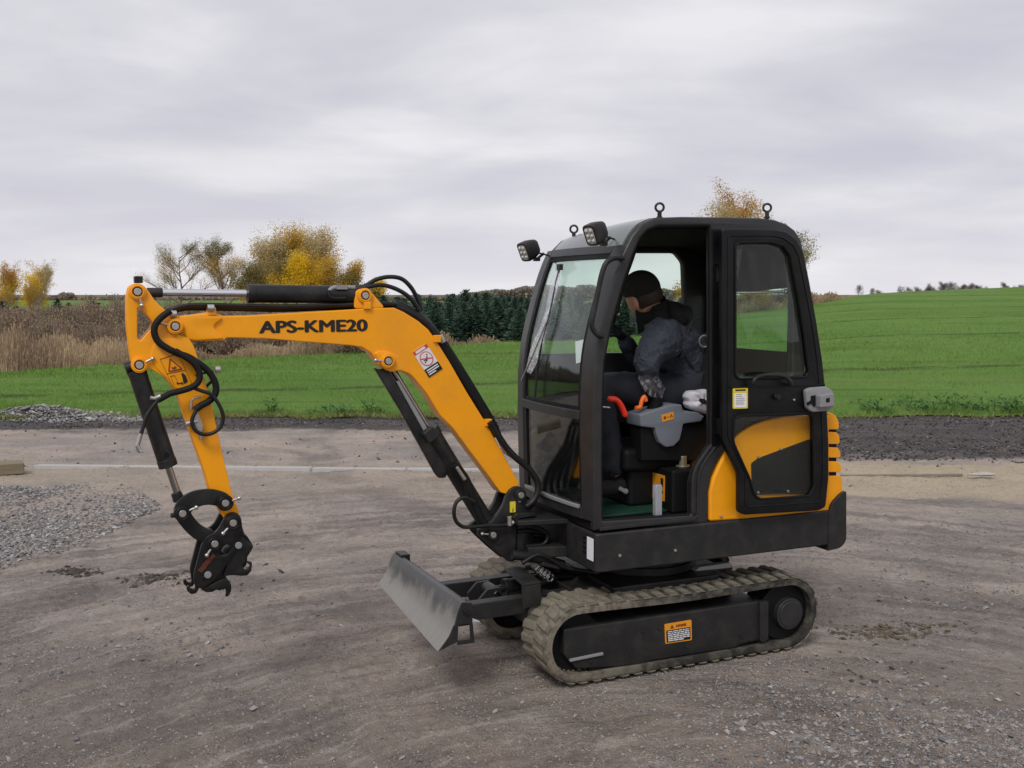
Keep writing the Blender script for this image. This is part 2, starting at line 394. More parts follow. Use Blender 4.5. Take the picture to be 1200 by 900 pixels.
def trimesh(name, v, mats, matidx=None, parent=None, kind=None, label=None, cat=None, quads=False, group=None):   # v: (n,3,3) triangles or (n,4,3) quads
    k = v.shape[1]; n = len(v); me = bpy.data.meshes.new(name); me.vertices.add(n * k); me.vertices.foreach_set('co', v.astype(np.float32).ravel())
    me.loops.add(n * k); me.loops.foreach_set('vertex_index', np.arange(n * k)); me.polygons.add(n); me.polygons.foreach_set('loop_start', np.arange(0, n * k, k))
    if matidx is not None: me.polygons.foreach_set('material_index', matidx)
    me.update(calc_edges=True)
    for mm in (mats if isinstance(mats, (list, tuple)) else [mats]): me.materials.append(mm)
    if name.startswith('_'): return me
    o = link(bpy.data.objects.new(name, me), parent); return tag(o, label, cat, group, kind)

# earth of the yard: brown grey dirt, dark crushed asphalt beyond, a tan slab strip between
m, t, b = newmat('yard_dirt'); q = NB(t)
sx = q.n('ShaderNodeSeparateXYZ'); t.links.new(q.obj(), sx.inputs[0]); X_, Y_ = sx.outputs[0], sx.outputs[1]
big = q.noise(.55, 5, .6); mid = q.noise(2.6, 6, .62, vec=q.mapv((.55, 1, 1), (0, 0, .3))); fine = q.noise(22, 5, .7)
c = q.mix(q.ramp(mid, .35, .68), (.530, .445, .380), (.400, .340, .294))
c = q.mix(q.math('MULTIPLY', q.ramp(big, .44, .66), .75), c, (.320, .298, .280))
c = q.mix(q.math('MULTIPLY', q.ramp(q.noise(5.2, 6, .7, vec=q.mapv((.6, 1, 1), (0, 0, -.2))), .58, .74), .55), c, (.215, .185, .162))
near = q.ramp(Y_, 6.2, 4.0)
c = q.mix(q.math('MULTIPLY', near, .55), c, q.mix(q.ramp(q.noise(1.4, 5, .6), .4, .6), (.285, .228, .180), (.235, .194, .160)))
for cx_, cy_, rr_, wd_, st_ in ((2.2, 4.5, 5.15, .34, .40), (2.2, 4.5, 6.55, .34, .34), (2.2, 4.5, 3.75, .30, .30), (-9.5, -6.0, 13.4, .40, .34), (-9.5, -6.0, 14.9, .40, .32), (6.5, 14.5, 7.6, .34, .36), (6.5, 14.5, 9.1, .34, .36)):   # wheel marks swept across the yard
    dx_ = q.math('ADD', X_, -cx_); dy_ = q.math('ADD', Y_, -cy_); d_ = q.math('SQRT', q.math('ADD', q.math('MULTIPLY', dx_, dx_), q.math('MULTIPLY', dy_, dy_)))
    dd_ = q.math('ABSOLUTE', q.math('ADD', q.math('SUBTRACT', d_, rr_), q.math('MULTIPLY', q.math('SUBTRACT', q.noise(.8, 4, .6), .5), .7)))
    c = q.mix(q.math('MULTIPLY', q.math('MULTIPLY', q.ramp(dd_, wd_, wd_ * .35), st_ * 1.9), q.ramp(q.noise(1.3, 6, .75, vec=q.mapv((1, 1, 1), (0, 0, cx_))), .36, .62)), c, (.20, .178, .165))
    c = q.mix(q.math('MULTIPLY', q.math('MULTIPLY', q.ramp(dd_, .25, 0.0), q.ramp(q.math('SUBTRACT', dd_, wd_), -.1, .1)), .6), c, (.46, .41, .37))
dx_ = q.math('ADD', X_, -.8); dy_ = q.math('ADD', Y_, -2.6); d_ = q.math('SQRT', q.math('ADD', q.math('MULTIPLY', dx_, dx_), q.math('MULTIPLY', dy_, dy_)))
cv_ = q.n('ShaderNodeCombineXYZ'); q.put(cv_.inputs[0], q.math('MULTIPLY', d_, 7.5)); q.put(cv_.inputs[1], q.math('MULTIPLY', q.math('ARCTAN2', dy_, dx_), 3.2))
smear = q.noise(1.0, 7, .68, vec=cv_.outputs[0], dist=.3)                    # dirt dragged round by turning tracks
sm_ = q.math('MULTIPLY', q.ramp(d_, .8, 1.6), q.ramp(d_, 8.5, 6.5))
c = q.mix(q.math('MULTIPLY', q.math('MULTIPLY', q.ramp(smear, .50, .62), sm_), .52), c, (.185, .158, .140))
c = q.mix(q.math('MULTIPLY', q.math('MULTIPLY', q.ramp(smear, .47, .36), sm_), .55), c, (.60, .525, .465))
wob = q.math('MULTIPLY', q.math('SUBTRACT', q.noise(1.1, 5, .65, vec=q.mapv((.35, 1, 1))), .5), 2.4)
T = q.math('SUBTRACT', 14.3, q.math('MULTIPLY', q.ramp(X_, 0, 3.2), 2.4))
dark = q.ramp(q.math('SUBTRACT', q.math('ADD', Y_, wob), T), -.25, .35)
c = q.mix(q.math('MULTIPLY', dark, .85), c, q.mix(q.ramp(q.noise(3, 6, .7, vec=q.mapv((.3, 1, 1))), .35, .7), (.028, .027, .031), (.085, .079, .080)))
wob2 = q.math('MULTIPLY', q.math('SUBTRACT', q.noise(1.7, 5, .6, vec=q.mapv((.4, 1, 1), (0, 0, .05))), .5), 1.3)
yy = q.math('ADD', Y_, wob2)
tanm = q.math('MULTIPLY', q.ramp(yy, 9.45, 9.7), q.ramp(yy, 11.75, 11.5))
tanw = q.math('ADD', q.math('MULTIPLY', q.ramp(X_, 2.0, 3.2), .95), q.math('ADD', .22, q.math('MULTIPLY', q.ramp(X_, -3.5, -5.2), .30)), True)
tan_ = q.mix(q.noise(4, 5, .6), (.52, .43, .30), (.60, .51, .38))
c = q.mix(q.math('MULTIPLY', tanm, tanw), c, tan_)
peb = q.voro(60, out=0); pcol = q.voro(60, out=1)
pm = q.math('MULTIPLY', q.ramp(peb, .36, .2), q.ramp(q.noise(1.8, 4, .6), .45, .62))
c = q.mix(q.math('MULTIPLY', pm, .5), c, q.mix(.8, pcol, (.30, .29, .29)))
c = q.mix(q.math('MULTIPLY', q.ramp(fine, .35, .75), .35), c, (.36, .33, .32), 'MULTIPLY')
q.put(b.inputs['Base Color'], c); b.inputs['Roughness'].default_value = .95; b.inputs['Specular IOR Level'].default_value = .2
h = q.math('ADD', q.math('ADD', q.math('MULTIPLY', q.noise(9, 8, .78), 1.0), q.math('MULTIPLY', q.math('MULTIPLY', smear, sm_), -1.6)), q.math('ADD', q.math('MULTIPLY', q.noise(70, 5, .75), .42), q.math('MULTIPLY', pm, .5)))
q.bump(h, 1, .04, b); M['dirt'] = m

# open ground to the horizon
def axis(a, step0, grow, lim):
    o = [a]; s = step0
    while o[-1] < lim: o.append(o[-1] + s); s *= grow
    return np.array(o)
ya = np.concatenate([-axis(0, 2, 1.25, 200)[::-1][:-1], axis(0, 1.0, 1.035, 260), axis(290, 40, 1.3, 4200)])
xa = axis(0, 1.0, 1.06, 3500); xa = np.concatenate([-xa[::-1][:-1], xa])
GX, GY = np.meshgrid(xa, ya)
m, t, b = newmat('rough_land'); q = NB(t)
q.put(b.inputs['Base Color'], q.mix(q.ramp(q.noise(.05, 6, .6), .4, .6), (.16, .13, .06), (.07, .11, .03))); b.inputs['Roughness'].default_value = 1
q.bump(q.noise(2, 6), .6, .2, b); M['land'] = m
gridmesh('ground', GX, GY, landz(GX, GY) - .10, M['land'])

# yard: real relief, finer near the camera
ty = np.linspace(0, 1, 380); yv = 1.6 * (Y0 + .35 - 0) ** 0 + 0 * ty
yv = 1 / (1 / 2.2 + (1 / (Y0 + .5) - 1 / 2.2) * ty)
s = np.linspace(-1, 1, 560)
YX = np.outer(yv, s) * .62 + np.sign(s)[None, :] * (np.abs(s)[None, :] ** 3) * 4; YY = np.repeat(yv[:, None], len(s), 1)
def yardz(X, Y):
    z = (fbm(X, Y, .8, 3) - .44) * .05 + (fbm(X * .7, Y * 1.2, 3.4, 4) - .47) * .028 + (fbm(X, Y, 13, 3) - .44) * .030 + (fbm(X, Y, 33, 2) - .37) * .026
    pts = np.stack([X - MO[0], Y - MO[1]], -1); u = pts @ MU[:2]; v = pts @ MV[:2]
    k = np.clip(1 - np.maximum(np.maximum(-.35 - u, u - 1.45), np.maximum(-.1 - v, v - 1.15)) / .35, 0, 1)
    z = z * (1 - .8 * k) + .003 * k
    for cx_, cy_, rr_ in ((2.2, 4.5, 5.15), (2.2, 4.5, 6.55), (-9.5, -6, 13.4), (-9.5, -6, 14.9), (6.5, 14.5, 7.6), (6.5, 14.5, 9.1)):
        d_ = np.hypot(X - cx_, Y - cy_) - rr_ + (fbm(X, Y, .8, 3) - .45) * .4; z = z + (1 - k) * (.016 * np.exp(-((np.abs(d_) - .28) / .09) ** 2) - .018 * np.exp(-(d_ / .2) ** 2)) * np.clip((fbm(X, Y, .5, 2) - .25) * 4, 0, 1)
    for (cu, cw) in ((-.55, .12), (1.9, .15)): pass
    rad = np.hypot(X - .8, Y - 2.6); an = np.arctan2(Y - 2.6, X - .8); z = z + (1 - k) * np.clip((rad - .8) / .8, 0, 1) * np.clip((8.5 - rad) / 2, 0, 1) * (fbm(rad * 6.0, an * 3.2, 1.0, 3) - .44) * .045
    edge = np.clip((Y - (Y0 - .5)) / .8, 0, 1)
    return z * (1 - .5 * edge)
gridmesh('yard', YX, YY, yardz(YX, YY), M['dirt'])
ap = np.array([[-60, -40], [60, -40]]); 
AX, AY = np.meshgrid(axis(-70, 2, 1.0, 70), axis(-40, 2, 1.0, Y0 - 1)); AXm = AX
gridmesh('yard_apron', AX, AY, AX * 0 - .045, M['dirt'])

# field of young winter cereal
m, t, b = newmat('young_cereal'); q = NB(t)
row = q.noise(1.0, 5, .65, vec=q.mapv((.12, 1.6, 1), (0, 0, .10)))
patch = q.noise(.16, 4, .6)
c = q.mix(q.ramp(patch, .35, .65), (.108, .212, .034), (.148, .255, .052))
c = q.mix(q.math('MULTIPLY', q.ramp(row, .52, .72), .55), c, (.055, .115, .018))
trk = q.noise(.32, 3, .5, vec=q.mapv((.05, 1.2, 1), (0, 0, .22)))
c = q.mix(q.math('MULTIPLY', q.ramp(trk, .56, .66), .45), c, (.13, .12, .045))
tl = q.n('ShaderNodeSeparateXYZ'); t.links.new(q.obj(), tl.inputs[0])
tline = q.math('ADD', q.math('SUBTRACT', tl.outputs[1], q.math('MULTIPLY', tl.outputs[0], .30)), q.math('MULTIPLY', q.noise(.25, 3), 2.0))      # drill rows and wheel tracks run across the slope
w_ = q.n('ShaderNodeMath', operation='PINGPONG'); q.put(w_.inputs[0], tline); w_.inputs[1].default_value = 5.5
c = q.mix(q.math('MULTIPLY', q.ramp(w_.outputs[0], .55, .1), q.ramp(q.noise(.9, 4, .7), .35, .6)), c, (.055, .075, .022))
q.put(b.inputs['Base Color'], c); b.inputs['Roughness'].default_value = .9; b.inputs['Specular IOR Level'].default_value = .15
q.bump(q.noise(9, 5, .7, vec=q.mapv((.5, 1, 1))), 1, .12, b); M['field'] = m
pxs = np.arange(-2500, 3600, 18.0); ts = np.linspace(0, 1, 56) ** 1.3
D = edgeD(pxs)[None, :]; y0 = Y0 + .25 * (vnoise(pxs / 40, pxs * 0, 1.0) - .5)[None, :] + .2 * (vnoise(pxs / 21, pxs * 0, 1.0) - .5)[None, :]
FY = y0 + (D - y0) * ts[:, None]; FX = (pxs[None, :] - CX) / F * FY
gridmesh('field', FX, FY, landz(FX, FY) + .02 + .06 * np.minimum(1, (FY - y0) * 3) * (.5 + fbm(FX, FY, .7, 3)), M['field'])
# blades of the crop
m, t, b = newmat('grass_blade'); q = NB(t)
q.put(b.inputs['Base Color'], q.mix(q.ramp(q.noise(.8, 6, .75, vec=q.mapv((.35, 1.5, 1), (0, 0, .25))), .3, .7), (.080, .178, .020), (.200, .315, .066))); b.inputs['Roughness'].default_value = .6
b.inputs['Specular IOR Level'].default_value = .25; M['blade_grass'] = m
def blades(n, px0, px1, y_lo, hgt, wid, lean=.5, tmin=0.0, tmax=1.0, pw=1.0):
    px = RNG.uniform(px0, px1, n); D = edgeD(px); u = RNG.random(n)
    yl_ = y_lo + .25 * (vnoise(px / 40, px * 0, 1.0) - .5) + .2 * (vnoise(px / 21, px * 0, 1.0) - .5); ya_, yb_ = yl_ + (D - yl_) * tmin, yl_ + (D - yl_) * tmax
    Y = 1 / (1 / ya_ + (1 / yb_ - 1 / ya_) * u ** pw); X = (px - CX) / F * Y; Z = landz(X, Y) + .02
    sc = np.clip(Y / 20, .8, 1.7); hh = hgt * RNG.uniform(.5, 1.3, n) * np.clip(sc, 1, 1.4); ww = wid * sc * RNG.uniform(.6, 1.4, n)
    a = RNG.uniform(0, 2 * np.pi, n); l = RNG.normal(0, lean, (n, 2)) * hh[:, None]
    dx, dy = np.cos(a) * ww, np.sin(a) * ww
    return np.stack([np.stack([X - dx, Y - dy, Z], -1), np.stack([X + dx, Y + dy, Z], -1), np.stack([X + l[:, 0], Y + l[:, 1], Z + hh], -1)], 1)
trimesh('crop_blades', blades(260000, -60, 1260, Y0 - .02, .085, .0065), M['blade_grass'], kind='stuff')
m, t, b = newmat('verge_grass'); q = NB(t)
q.put(b.inputs['Base Color'], q.mix(q.noise(1.6, 5, .7), (.10, .17, .03), (.30, .26, .10))); b.inputs['Roughness'].default_value = .8; M['verge'] = m
trimesh('verge_grass', blades(20000, -60, 1260, Y0 - .25, .06, .006, .8, 0, .024), M['verge'], kind='stuff')

# loose stones
def stones(n, fx, fy, size, zfn, flat_=.6):
    X, Y = fx, fy; r = size; oct_ = np.array([[1, 0, 0], [0, 1, 0], [-1, 0, 0], [0, -1, 0], [0, 0, 1], [0, 0, -1.]])
    tri = np.array([[0, 1, 4], [1, 2, 4], [2, 3, 4], [3, 0, 4], [1, 0, 5], [2, 1, 5], [3, 2, 5], [0, 3, 5]])
    V = oct_[None] * r[:, None, None] * RNG.uniform(.75, 1.2, (n, 6, 1)) + RNG.normal(0, .10, (n, 6, 3)) * r[:, None, None]
    V[:, :, 2] *= flat_; a = RNG.uniform(0, 2 * np.pi, n); ca, sa = np.cos(a)[:, None], np.sin(a)[:, None]
    x = V[:, :, 0] * ca - V[:, :, 1] * sa; y = V[:, :, 0] * sa + V[:, :, 1] * ca
    tl = RNG.normal(0, .35, (n, 1)); z = V[:, :, 2] + x * tl
    V = np.stack([x + X[:, None], y + Y[:, None], z + zfn(X, Y)[:, None] + r[:, None] * flat_ * .15], -1)
    return V[:, tri].reshape(-1, 3, 3)
stm = []
for i, c_ in enumerate(((.27, .258, .25), (.17, .165, .17), (.40, .385, .37), (.12, .115, .115), (.31, .25, .20))):
    stm.append(paint('stone_%s' % 'abcde'[i], c_, .85, var=.25, scale=50, bump=.4, bscale=150))
def scatter(n, y0_, y1_, px0, px1, sz, dens=None):
    px = RNG.uniform(px0, px1, n); Y = 1 / RNG.uniform(1 / y1_, 1 / y0_, n); X = (px - CX) / F * Y
    k = RNG.random(n) < (dens(X, Y) if dens is not None else 1.0)
    X, Y = X[k], Y[k]; r = np.exp(RNG.normal(0, .5, len(X))) * sz
    return X, Y, r
def sdens(X, Y):
    d = np.clip((fbm(X * .8, Y, .9, 4) - .43) * 6, .09, 1) ; d = d * (.30 + .7 * np.clip(1 - Y / 7, 0, 1) + .5 * np.clip(X / 2, 0, 1) * np.clip((10 - Y) / 5, 0, 1))
    return np.clip(d, 0, 1)
X, Y, r = scatter(120000, 2.9, 10.2, -120, 1320, .0050, sdens)
X2, Y2, r2 = scatter(2600, 2.9, 10.0, -120, 1320, .013, lambda X, Y: sdens(X, Y) * .9)
X3, Y3, r3 = scatter(9000, 10, 15.6, -60, 1300, .009, lambda X, Y: .10 + 0 * X)
X = np.concatenate([X, X2, X3]); Y = np.concatenate([Y, Y2, Y3]); r = np.clip(np.concatenate([r, r2, r3]), .0015, .02)
V = stones(len(X), X, Y, r, yardz)
trimesh('loose_stones', V, stm, np.repeat(RNG.choice(5, len(X), p=[.38, .33, .035, .22, .035]), 8), kind='stuff')
# broken asphalt and rubble of the dark strip
n = 42000; px = RNG.uniform(-60, 1300, n); Y = 1 / RNG.uniform(1 / 15.8, 1 / 11.3, n); X = (px - CX) / F * Y
k = RNG.random(n) < np.where(Y > 14.4 - 2.5 * np.clip(X / 3.2, 0, 1) + 1.6 * (fbm(X * .4, Y, 1.1, 3) - .45), .25 + 1.3 * np.clip(fbm(X * .5, Y * 1.5, 1.4, 3) - .35, 0, 1), .006)
X, Y = X[k], Y[k]; n = len(X); V = stones(n, X, Y, np.clip(np.exp(RNG.normal(0, .45, n)) * .0125, 0, .03), yardz, .7)
rub = [paint('asphalt_rubble', (.034, .033, .036), .9, var=.3, scale=20), paint('brown_rubble', (.13, .108, .092), .95, var=.3, scale=20), stm[1]]
trimesh('asphalt_rubble', V, rub, np.repeat(RNG.choice(3, n, p=[.68, .25, .07]), 8), kind='stuff')
# crumbs of the dirt itself
n = 190000; px = RNG.uniform(-100, 1300, n); Y = 1 / RNG.uniform(1 / 11, 1 / 3.0, n); X = (px - CX) / F * Y
k = RNG.random(n) < np.clip(.35 + 1.6 * (fbm(X * .7, Y, 1.6, 4) - .35), .12, 1); X, Y = X[k], Y[k]; n = len(X); r = np.exp(RNG.normal(0, .36, n)) * .0040
tet = np.array([[1, 0, 0], [-.5, .87, 0], [-.5, -.87, 0], [0, 0, .75]]); V = tet[None] * r[:, None, None] * RNG.uniform(.5, 1.3, (n, 4, 1)); a = RNG.uniform(0, 6.283, n); ca, sa = np.cos(a)[:, None], np.sin(a)[:, None]
V = np.stack([V[:, :, 0] * ca - V[:, :, 1] * sa + X[:, None], V[:, :, 0] * sa + V[:, :, 1] * ca + Y[:, None], V[:, :, 2] + RNG.normal(0, .12, (n, 4)) * r[:, None] + yardz(X, Y)[:, None]], -1)[:, np.array([[0, 1, 3], [1, 2, 3], [2, 0, 3]])].reshape(-1, 3, 3)
crm = [paint('dirt_crumb', (.34, .285, .245), .95, var=.25, scale=20), paint('dark_crumb', (.20, .172, .15), .95, var=.3, scale=20), paint('grey_crumb', (.30, .285, .275), .95, var=.25, scale=20)]
trimesh('dirt_crumbs', V, crm, np.repeat(RNG.choice(3, n, p=[.42, .42, .16]), 3), kind='stuff')
# heap of grey gravel on the left
gx0, gy0 = -4.1, 8.6
def patchmask(X, Y):
    px = CX + F * X / Y; py = HOR + F * EYE / Y
    lim = 172 - (py - 600) ** 2 / 40 * .6 - np.clip(py - 612, 0, 99) * 1.5 + (vnoise(X, Y, 2.2) - .5) * 40
    return (px < lim) * (py > 571 + 6 * (vnoise(X, Y, 3) - .5)) * (py < 676 - np.clip(px, 0, 999) * .22)
n = 85000; Y = 1 / RNG.uniform(1 / 10.4, 1 / 6.7, n); X = (RNG.uniform(-120, 190, n) - CX) / F * Y
k = RNG.random(n) < np.clip(.12 + 1.2 * (fbm(X, Y, 1.3, 3) - .3), .05, 1) * patchmask(X, Y); X, Y = X[k], Y[k]; r = np.exp(RNG.normal(0, .35, len(X))) * .0105
k2 = RNG.random(len(X)) < .85
V = stones(len(X), X, Y, r, lambda X, Y: yardz(X, Y) + .002)
trimesh('gravel', V, stm, np.repeat(RNG.choice(5, len(X), p=[.34, .34, .10, .19, .03]), 8), kind='stuff')
# low bank of spoil along the field edge
n = 6500; px = RNG.uniform(-80, 175, n); g = np.exp(-((px - 45) / 52.0) ** 2) * .14 + .045
Y = 15.9 + RNG.normal(0, .22, n); X = (px - CX) / F * Y; zz_ = g * RNG.random(n) * np.exp(-((Y - 15.9) / .3) ** 2)
V = stones(n, X, Y, np.exp(RNG.normal(0, .4, n)) * .02, lambda X, Y: zz_)
trimesh('spoil_bank', V, stm, np.repeat(RNG.choice(5, n, p=[.45, .32, .08, .11, .04]), 8), kind='stuff')
# clods of damp mud
mudm = paint('damp_mud', (.055, .043, .033), .8, var=.4, scale=30, bump=.8, bscale=60)
mudb = paint('brown_mud', (.105, .080, .052), .9, var=.3, scale=30, bump=.8, bscale=60)
cl_ = []; mi = []
for (px, py, sx_, sy_, n, mm, rr) in ((90, 669, 14, 2.2, 150, 0, .013), (185, 677, 18, 4, 190, 0, .012), (1045, 738, 34, 5, 300, 1, .012), (985, 741, 8, 3, 20, 0, .013), (640, 620, 50, 12, 20, 0, .012), (300, 660, 40, 16, 30, 0, .014), (1000, 785, 60, 14, 30, 0, .010)):
    pp = RNG.normal(0, 1, (n, 2)) * (sx_, sy_) + (px, py); g = np.array([onground(a, b_) for a, b_ in pp])
    V = stones(n, g[:, 0], g[:, 1], np.exp(RNG.normal(0, .4, n)) * rr, yardz, .45); cl_.append(V); mi += [mm] * (8 * n)
trimesh('mud_clods', np.concatenate(cl_), [mudm, mudb], np.array(mi), kind='stuff')

# steel edge strip let into the ground
m = paint('weathered_concrete', (.46, .46, .45), .75, var=.3, scale=14, dust=.55, dustcol=(.30, .265, .245))
es = empty('edge_strip', (-5.2, 11.27, 0)); tag(es, 'long pale metal edging strip lying flush across the yard behind the excavator arm', 'edging strip')
x = -5.2; a0 = Vector((-5.15, 11.27)); a1 = Vector((.9, 10.92)); d_ = (a1 - a0); L_ = d_.length; ang = math.atan2(d_.y, d_.x)
nseg = 6
for i in range(nseg):
    mb = MB(); s0 = L_ * i / nseg + .012; s1 = L_ * (i + 1) / nseg - .012; cc = a0 + d_ * ((s0 + s1) / 2 / L_)
    mb.box((0, 0, 0), (s1 - s0, .026, .05)); mb.box((0, .075, -.004), (s1 - s0, .024, .05)); o = mb.build('strip_length', m, es, bevel=.004); o.location = (cc.x + 5.2, cc.y - 11.27, .006 + random.uniform(-.004, .002) - .008); o.rotation_euler = (0, 0, ang)
# joint kerb on the right
mb = MB()
c0 = Vector(onground(985, 557)); c1 = Vector(onground(1128, 556)); dd = c1 - c0
mb.box((0, 0, 0), (dd.length, .03, .02)); o = mb.build('slab_joint', paint('joint_steel', (.22, .19, .15), .8, var=.4), None, bevel=.004)
o.location = (*((c0 + c1) / 2), -.002); o.rotation_euler = (0, 0, math.atan2(dd.y, dd.x)); tag(o, 'thin grey edge of the tan slab right of the excavator', 'slab edge')
c0 = Vector(onground(1152, 558))
mb = MB(); mb.ball((0, 0, 0), (.14, .04, .018), 12, 6, fn=lambda d, p: p * (1 + .2 * math.sin(5 * d.x + 3 * d.y))); o = mb.build('flat_stone', stm[2]); o.location = (*c0, .02); tag(o, 'flat pale stone lying on the tan slab at the right', 'stone')
# sawn timber at the left edge
tm = bpy.data.materials.new('weathered_timber'); tm.use_nodes = True; t = tm.node_tree; b = t.nodes['Principled BSDF']; q = NB(t)
gr = q.noise(7, 6, .65, vec=q.mapv((.12, 2.5, 2.5))); q.put(b.inputs['Base Color'], q.mix(gr, (.30, .25, .16), (.11, .09, .06))); b.inputs['Roughness'].default_value = .9
q.bump(gr, .6, .01, b)
g0 = Vector(onground(27, 554)); mb = MB(); mb.box((-1.0, 0, .06), (2.0, .24, .12)); o = mb.build('timber_beam', tm, bevel=.012)
o.location = (g0.x, g0.y + .02, 0); o.rotation_euler = (0, 0, math.radians(28)); tag(o, 'weathered sawn timber beam lying on the ground at the left edge', 'timber beam')
# ------------------------------------------------------------------ mini excavator
EX = empty('mini_excavator', tuple(MO), TH)
tag(EX, 'orange and black mini excavator with enclosed cab, standing in the middle of the gravel yard', 'excavator')
def cyl2(mb, a, b_, y0, r, seg=24, m=0): pass
def pin(parent, px, py, v, r=.015, ln=.012, boss=.034, mboss='orange', tab=None, name='pin'):
    x, z = loc(px, py, v); mb = MB()
    mb.cyl((x, v + .006, z), (x, v - .016, z), boss, 24, 0); r = min(r, .0158); mb.cyl((x, v - .010, z), (x, v - .016 - ln * .6, z), r, 20, 1); mb.cyl((x, v - .012, z), (x, v - .0168, z), r + .006, 20, 2)
    mb.torus((x, v - .0165, z), (1, 0, 0), (0, 0, 1), (r + boss) / 2, .004, 20, 6, 0)
    if tab is not None:
        a = math.radians(tab); q = Vector((math.cos(a), 0, math.sin(a))); p0 = Vector((x, v - .012, z))
        mb.cyl(p0 + q * boss * .8, p0 + q * (boss + .024), .006, 8, 1); mb.ball(p0 + q * (boss + .026), .010, 8, 6, 1)
    return mb.build(name, [M[mboss], M['zinc'], M['black']], parent, bevel=.002, seg=1)
def bolt(parent, px, py, v, r=.009, name='bolt', mat='zinc'):
    x, z = loc(px, py, v); mb = MB(); mb.cyl((x, v + .002, z), (x, v - .008, z), r, 6); return mb.build(name, M[mat], parent, bevel=.002, seg=1)

# ---- tracks
TR, CF, CR_ = .208, .000, 1.212
def trackpt(s, r, inset=0.0):
    st = CR_ - CF; arc = math.pi * r; Lp = 2 * st + 2 * math.pi * TR; s = s % Lp
    if s < st: return (CF + s, TR + r), 0.0                                         # top, front to rear
    s -= st
    if s < math.pi * TR:
        a = math.pi / 2 - s / TR; return (CR_ + r * math.cos(a), TR + r * math.sin(a)), a - math.pi / 2
    s -= math.pi * TR
    if s < st: return (CR_ - s, TR - r), math.pi
    s -= st; a = -math.pi / 2 - s / TR; return (CF + r * math.cos(a), TR + r * math.sin(a)), a - math.pi / 2
LP = 2 * (CR_ - CF) + 2 * math.pi * TR
def belt(v0, v1):
    n = 150; prof = [(-.038, 0), (-.012, 0), (-.004, .012), (0, .03), (0, .5), (0, .97), (-.004, .988), (-.012, 1), (-.038, 1), (-.038, .8), (-.034, .55), (-.034, .45), (-.038, .2)]
    vs = []
    for i in range(n):
        s = LP * i / n; sagz = 0
        for dr, k in prof:
            (x, z), a = trackpt(s, TR - .022 + dr); 
            if z > TR: z -= .010 * math.sin(math.pi * np.clip((x - CF) / (CR_ - CF), 0, 1)) ** 2
            vs.append((x, v0 + (v1 - v0) * k, z))
    K = len(prof); fs = [(i * K + k, i * K + (k + 1) % K, ((i + 1) % n) * K + (k + 1) % K, ((i + 1) % n) * K + k) for i in range(n) for k in range(K)]
    mb = MB(); mb.add(vs, fs)
    for i in range(0, 104):                                                         # inner guide teeth
        (x, z), a = trackpt(LP * i / 104, TR - .062)
        mb.box((x, (v0 + v1) / 2, z), (.012, (v1 - v0) * .5, .012), Matrix.Rotation(-a, 3, 'Y'))
    return mb
lug = MB(); lw = .14
lug.add([(-.026, 0, -.004), (.026, 0, -.004), (.026 + .016, lw, -.004), (-.026 + .016, lw, -.004), (-.016, .004, .017), (.012, .004, .019), (.013 + .014, lw - .012, .015), (-.017 + .014, lw - .012, .018)],
        [(0, 3, 2, 1), (4, 5, 6, 7), (0, 1, 5, 4), (1, 2, 6, 5), (2, 3, 7, 6), (3, 0, 4, 7)])
bmx = bmesh.new(); bmx.from_mesh(lug.mesh()); bmesh.ops.bevel(bmx, geom=[e_ for e_ in bmx.edges], offset=.0035, segments=1, affect='EDGES'); LUGA = bpy.data.meshes.new('tread_lug'); bmx.to_mesh(LUGA); bmx.free()
LUGA.materials.append(M['track'])
LUGB = LUGA.copy(); LUGB.transform(Matrix.Diagonal((1, -1, 1, 1))); LUGB.flip_normals()
for q_ in (LUGA, LUGB): q_.polygons.foreach_set('use_smooth', [False] * len(q_.polygons))
def track(v0, v1):
    o = belt(v0, v1).build('rubber_track', M['track'], EX)
    n = 50
    for i in range(n):
        for k, me in ((0, LUGA), (1, LUGB)):
            (x, z), a = trackpt(LP * (i + .5 * k) / n, TR - .022)
            if z > TR: z -= .010 * math.sin(math.pi * np.clip((x - CF) / (CR_ - CF), 0, 1)) ** 2
            l = link(bpy.data.objects.new('tread_lug', me), o); l.location = (x, v0 - .004 if k == 0 else v1 + .004, z); l.rotation_euler = (0, -a, 0)
            sc_ = random.uniform(.88, 1.06); l.scale = (sc_, random.uniform(.95, 1.0), random.uniform(.35, .62))
    return o
track(.0, .25); track(.75, 1.0)
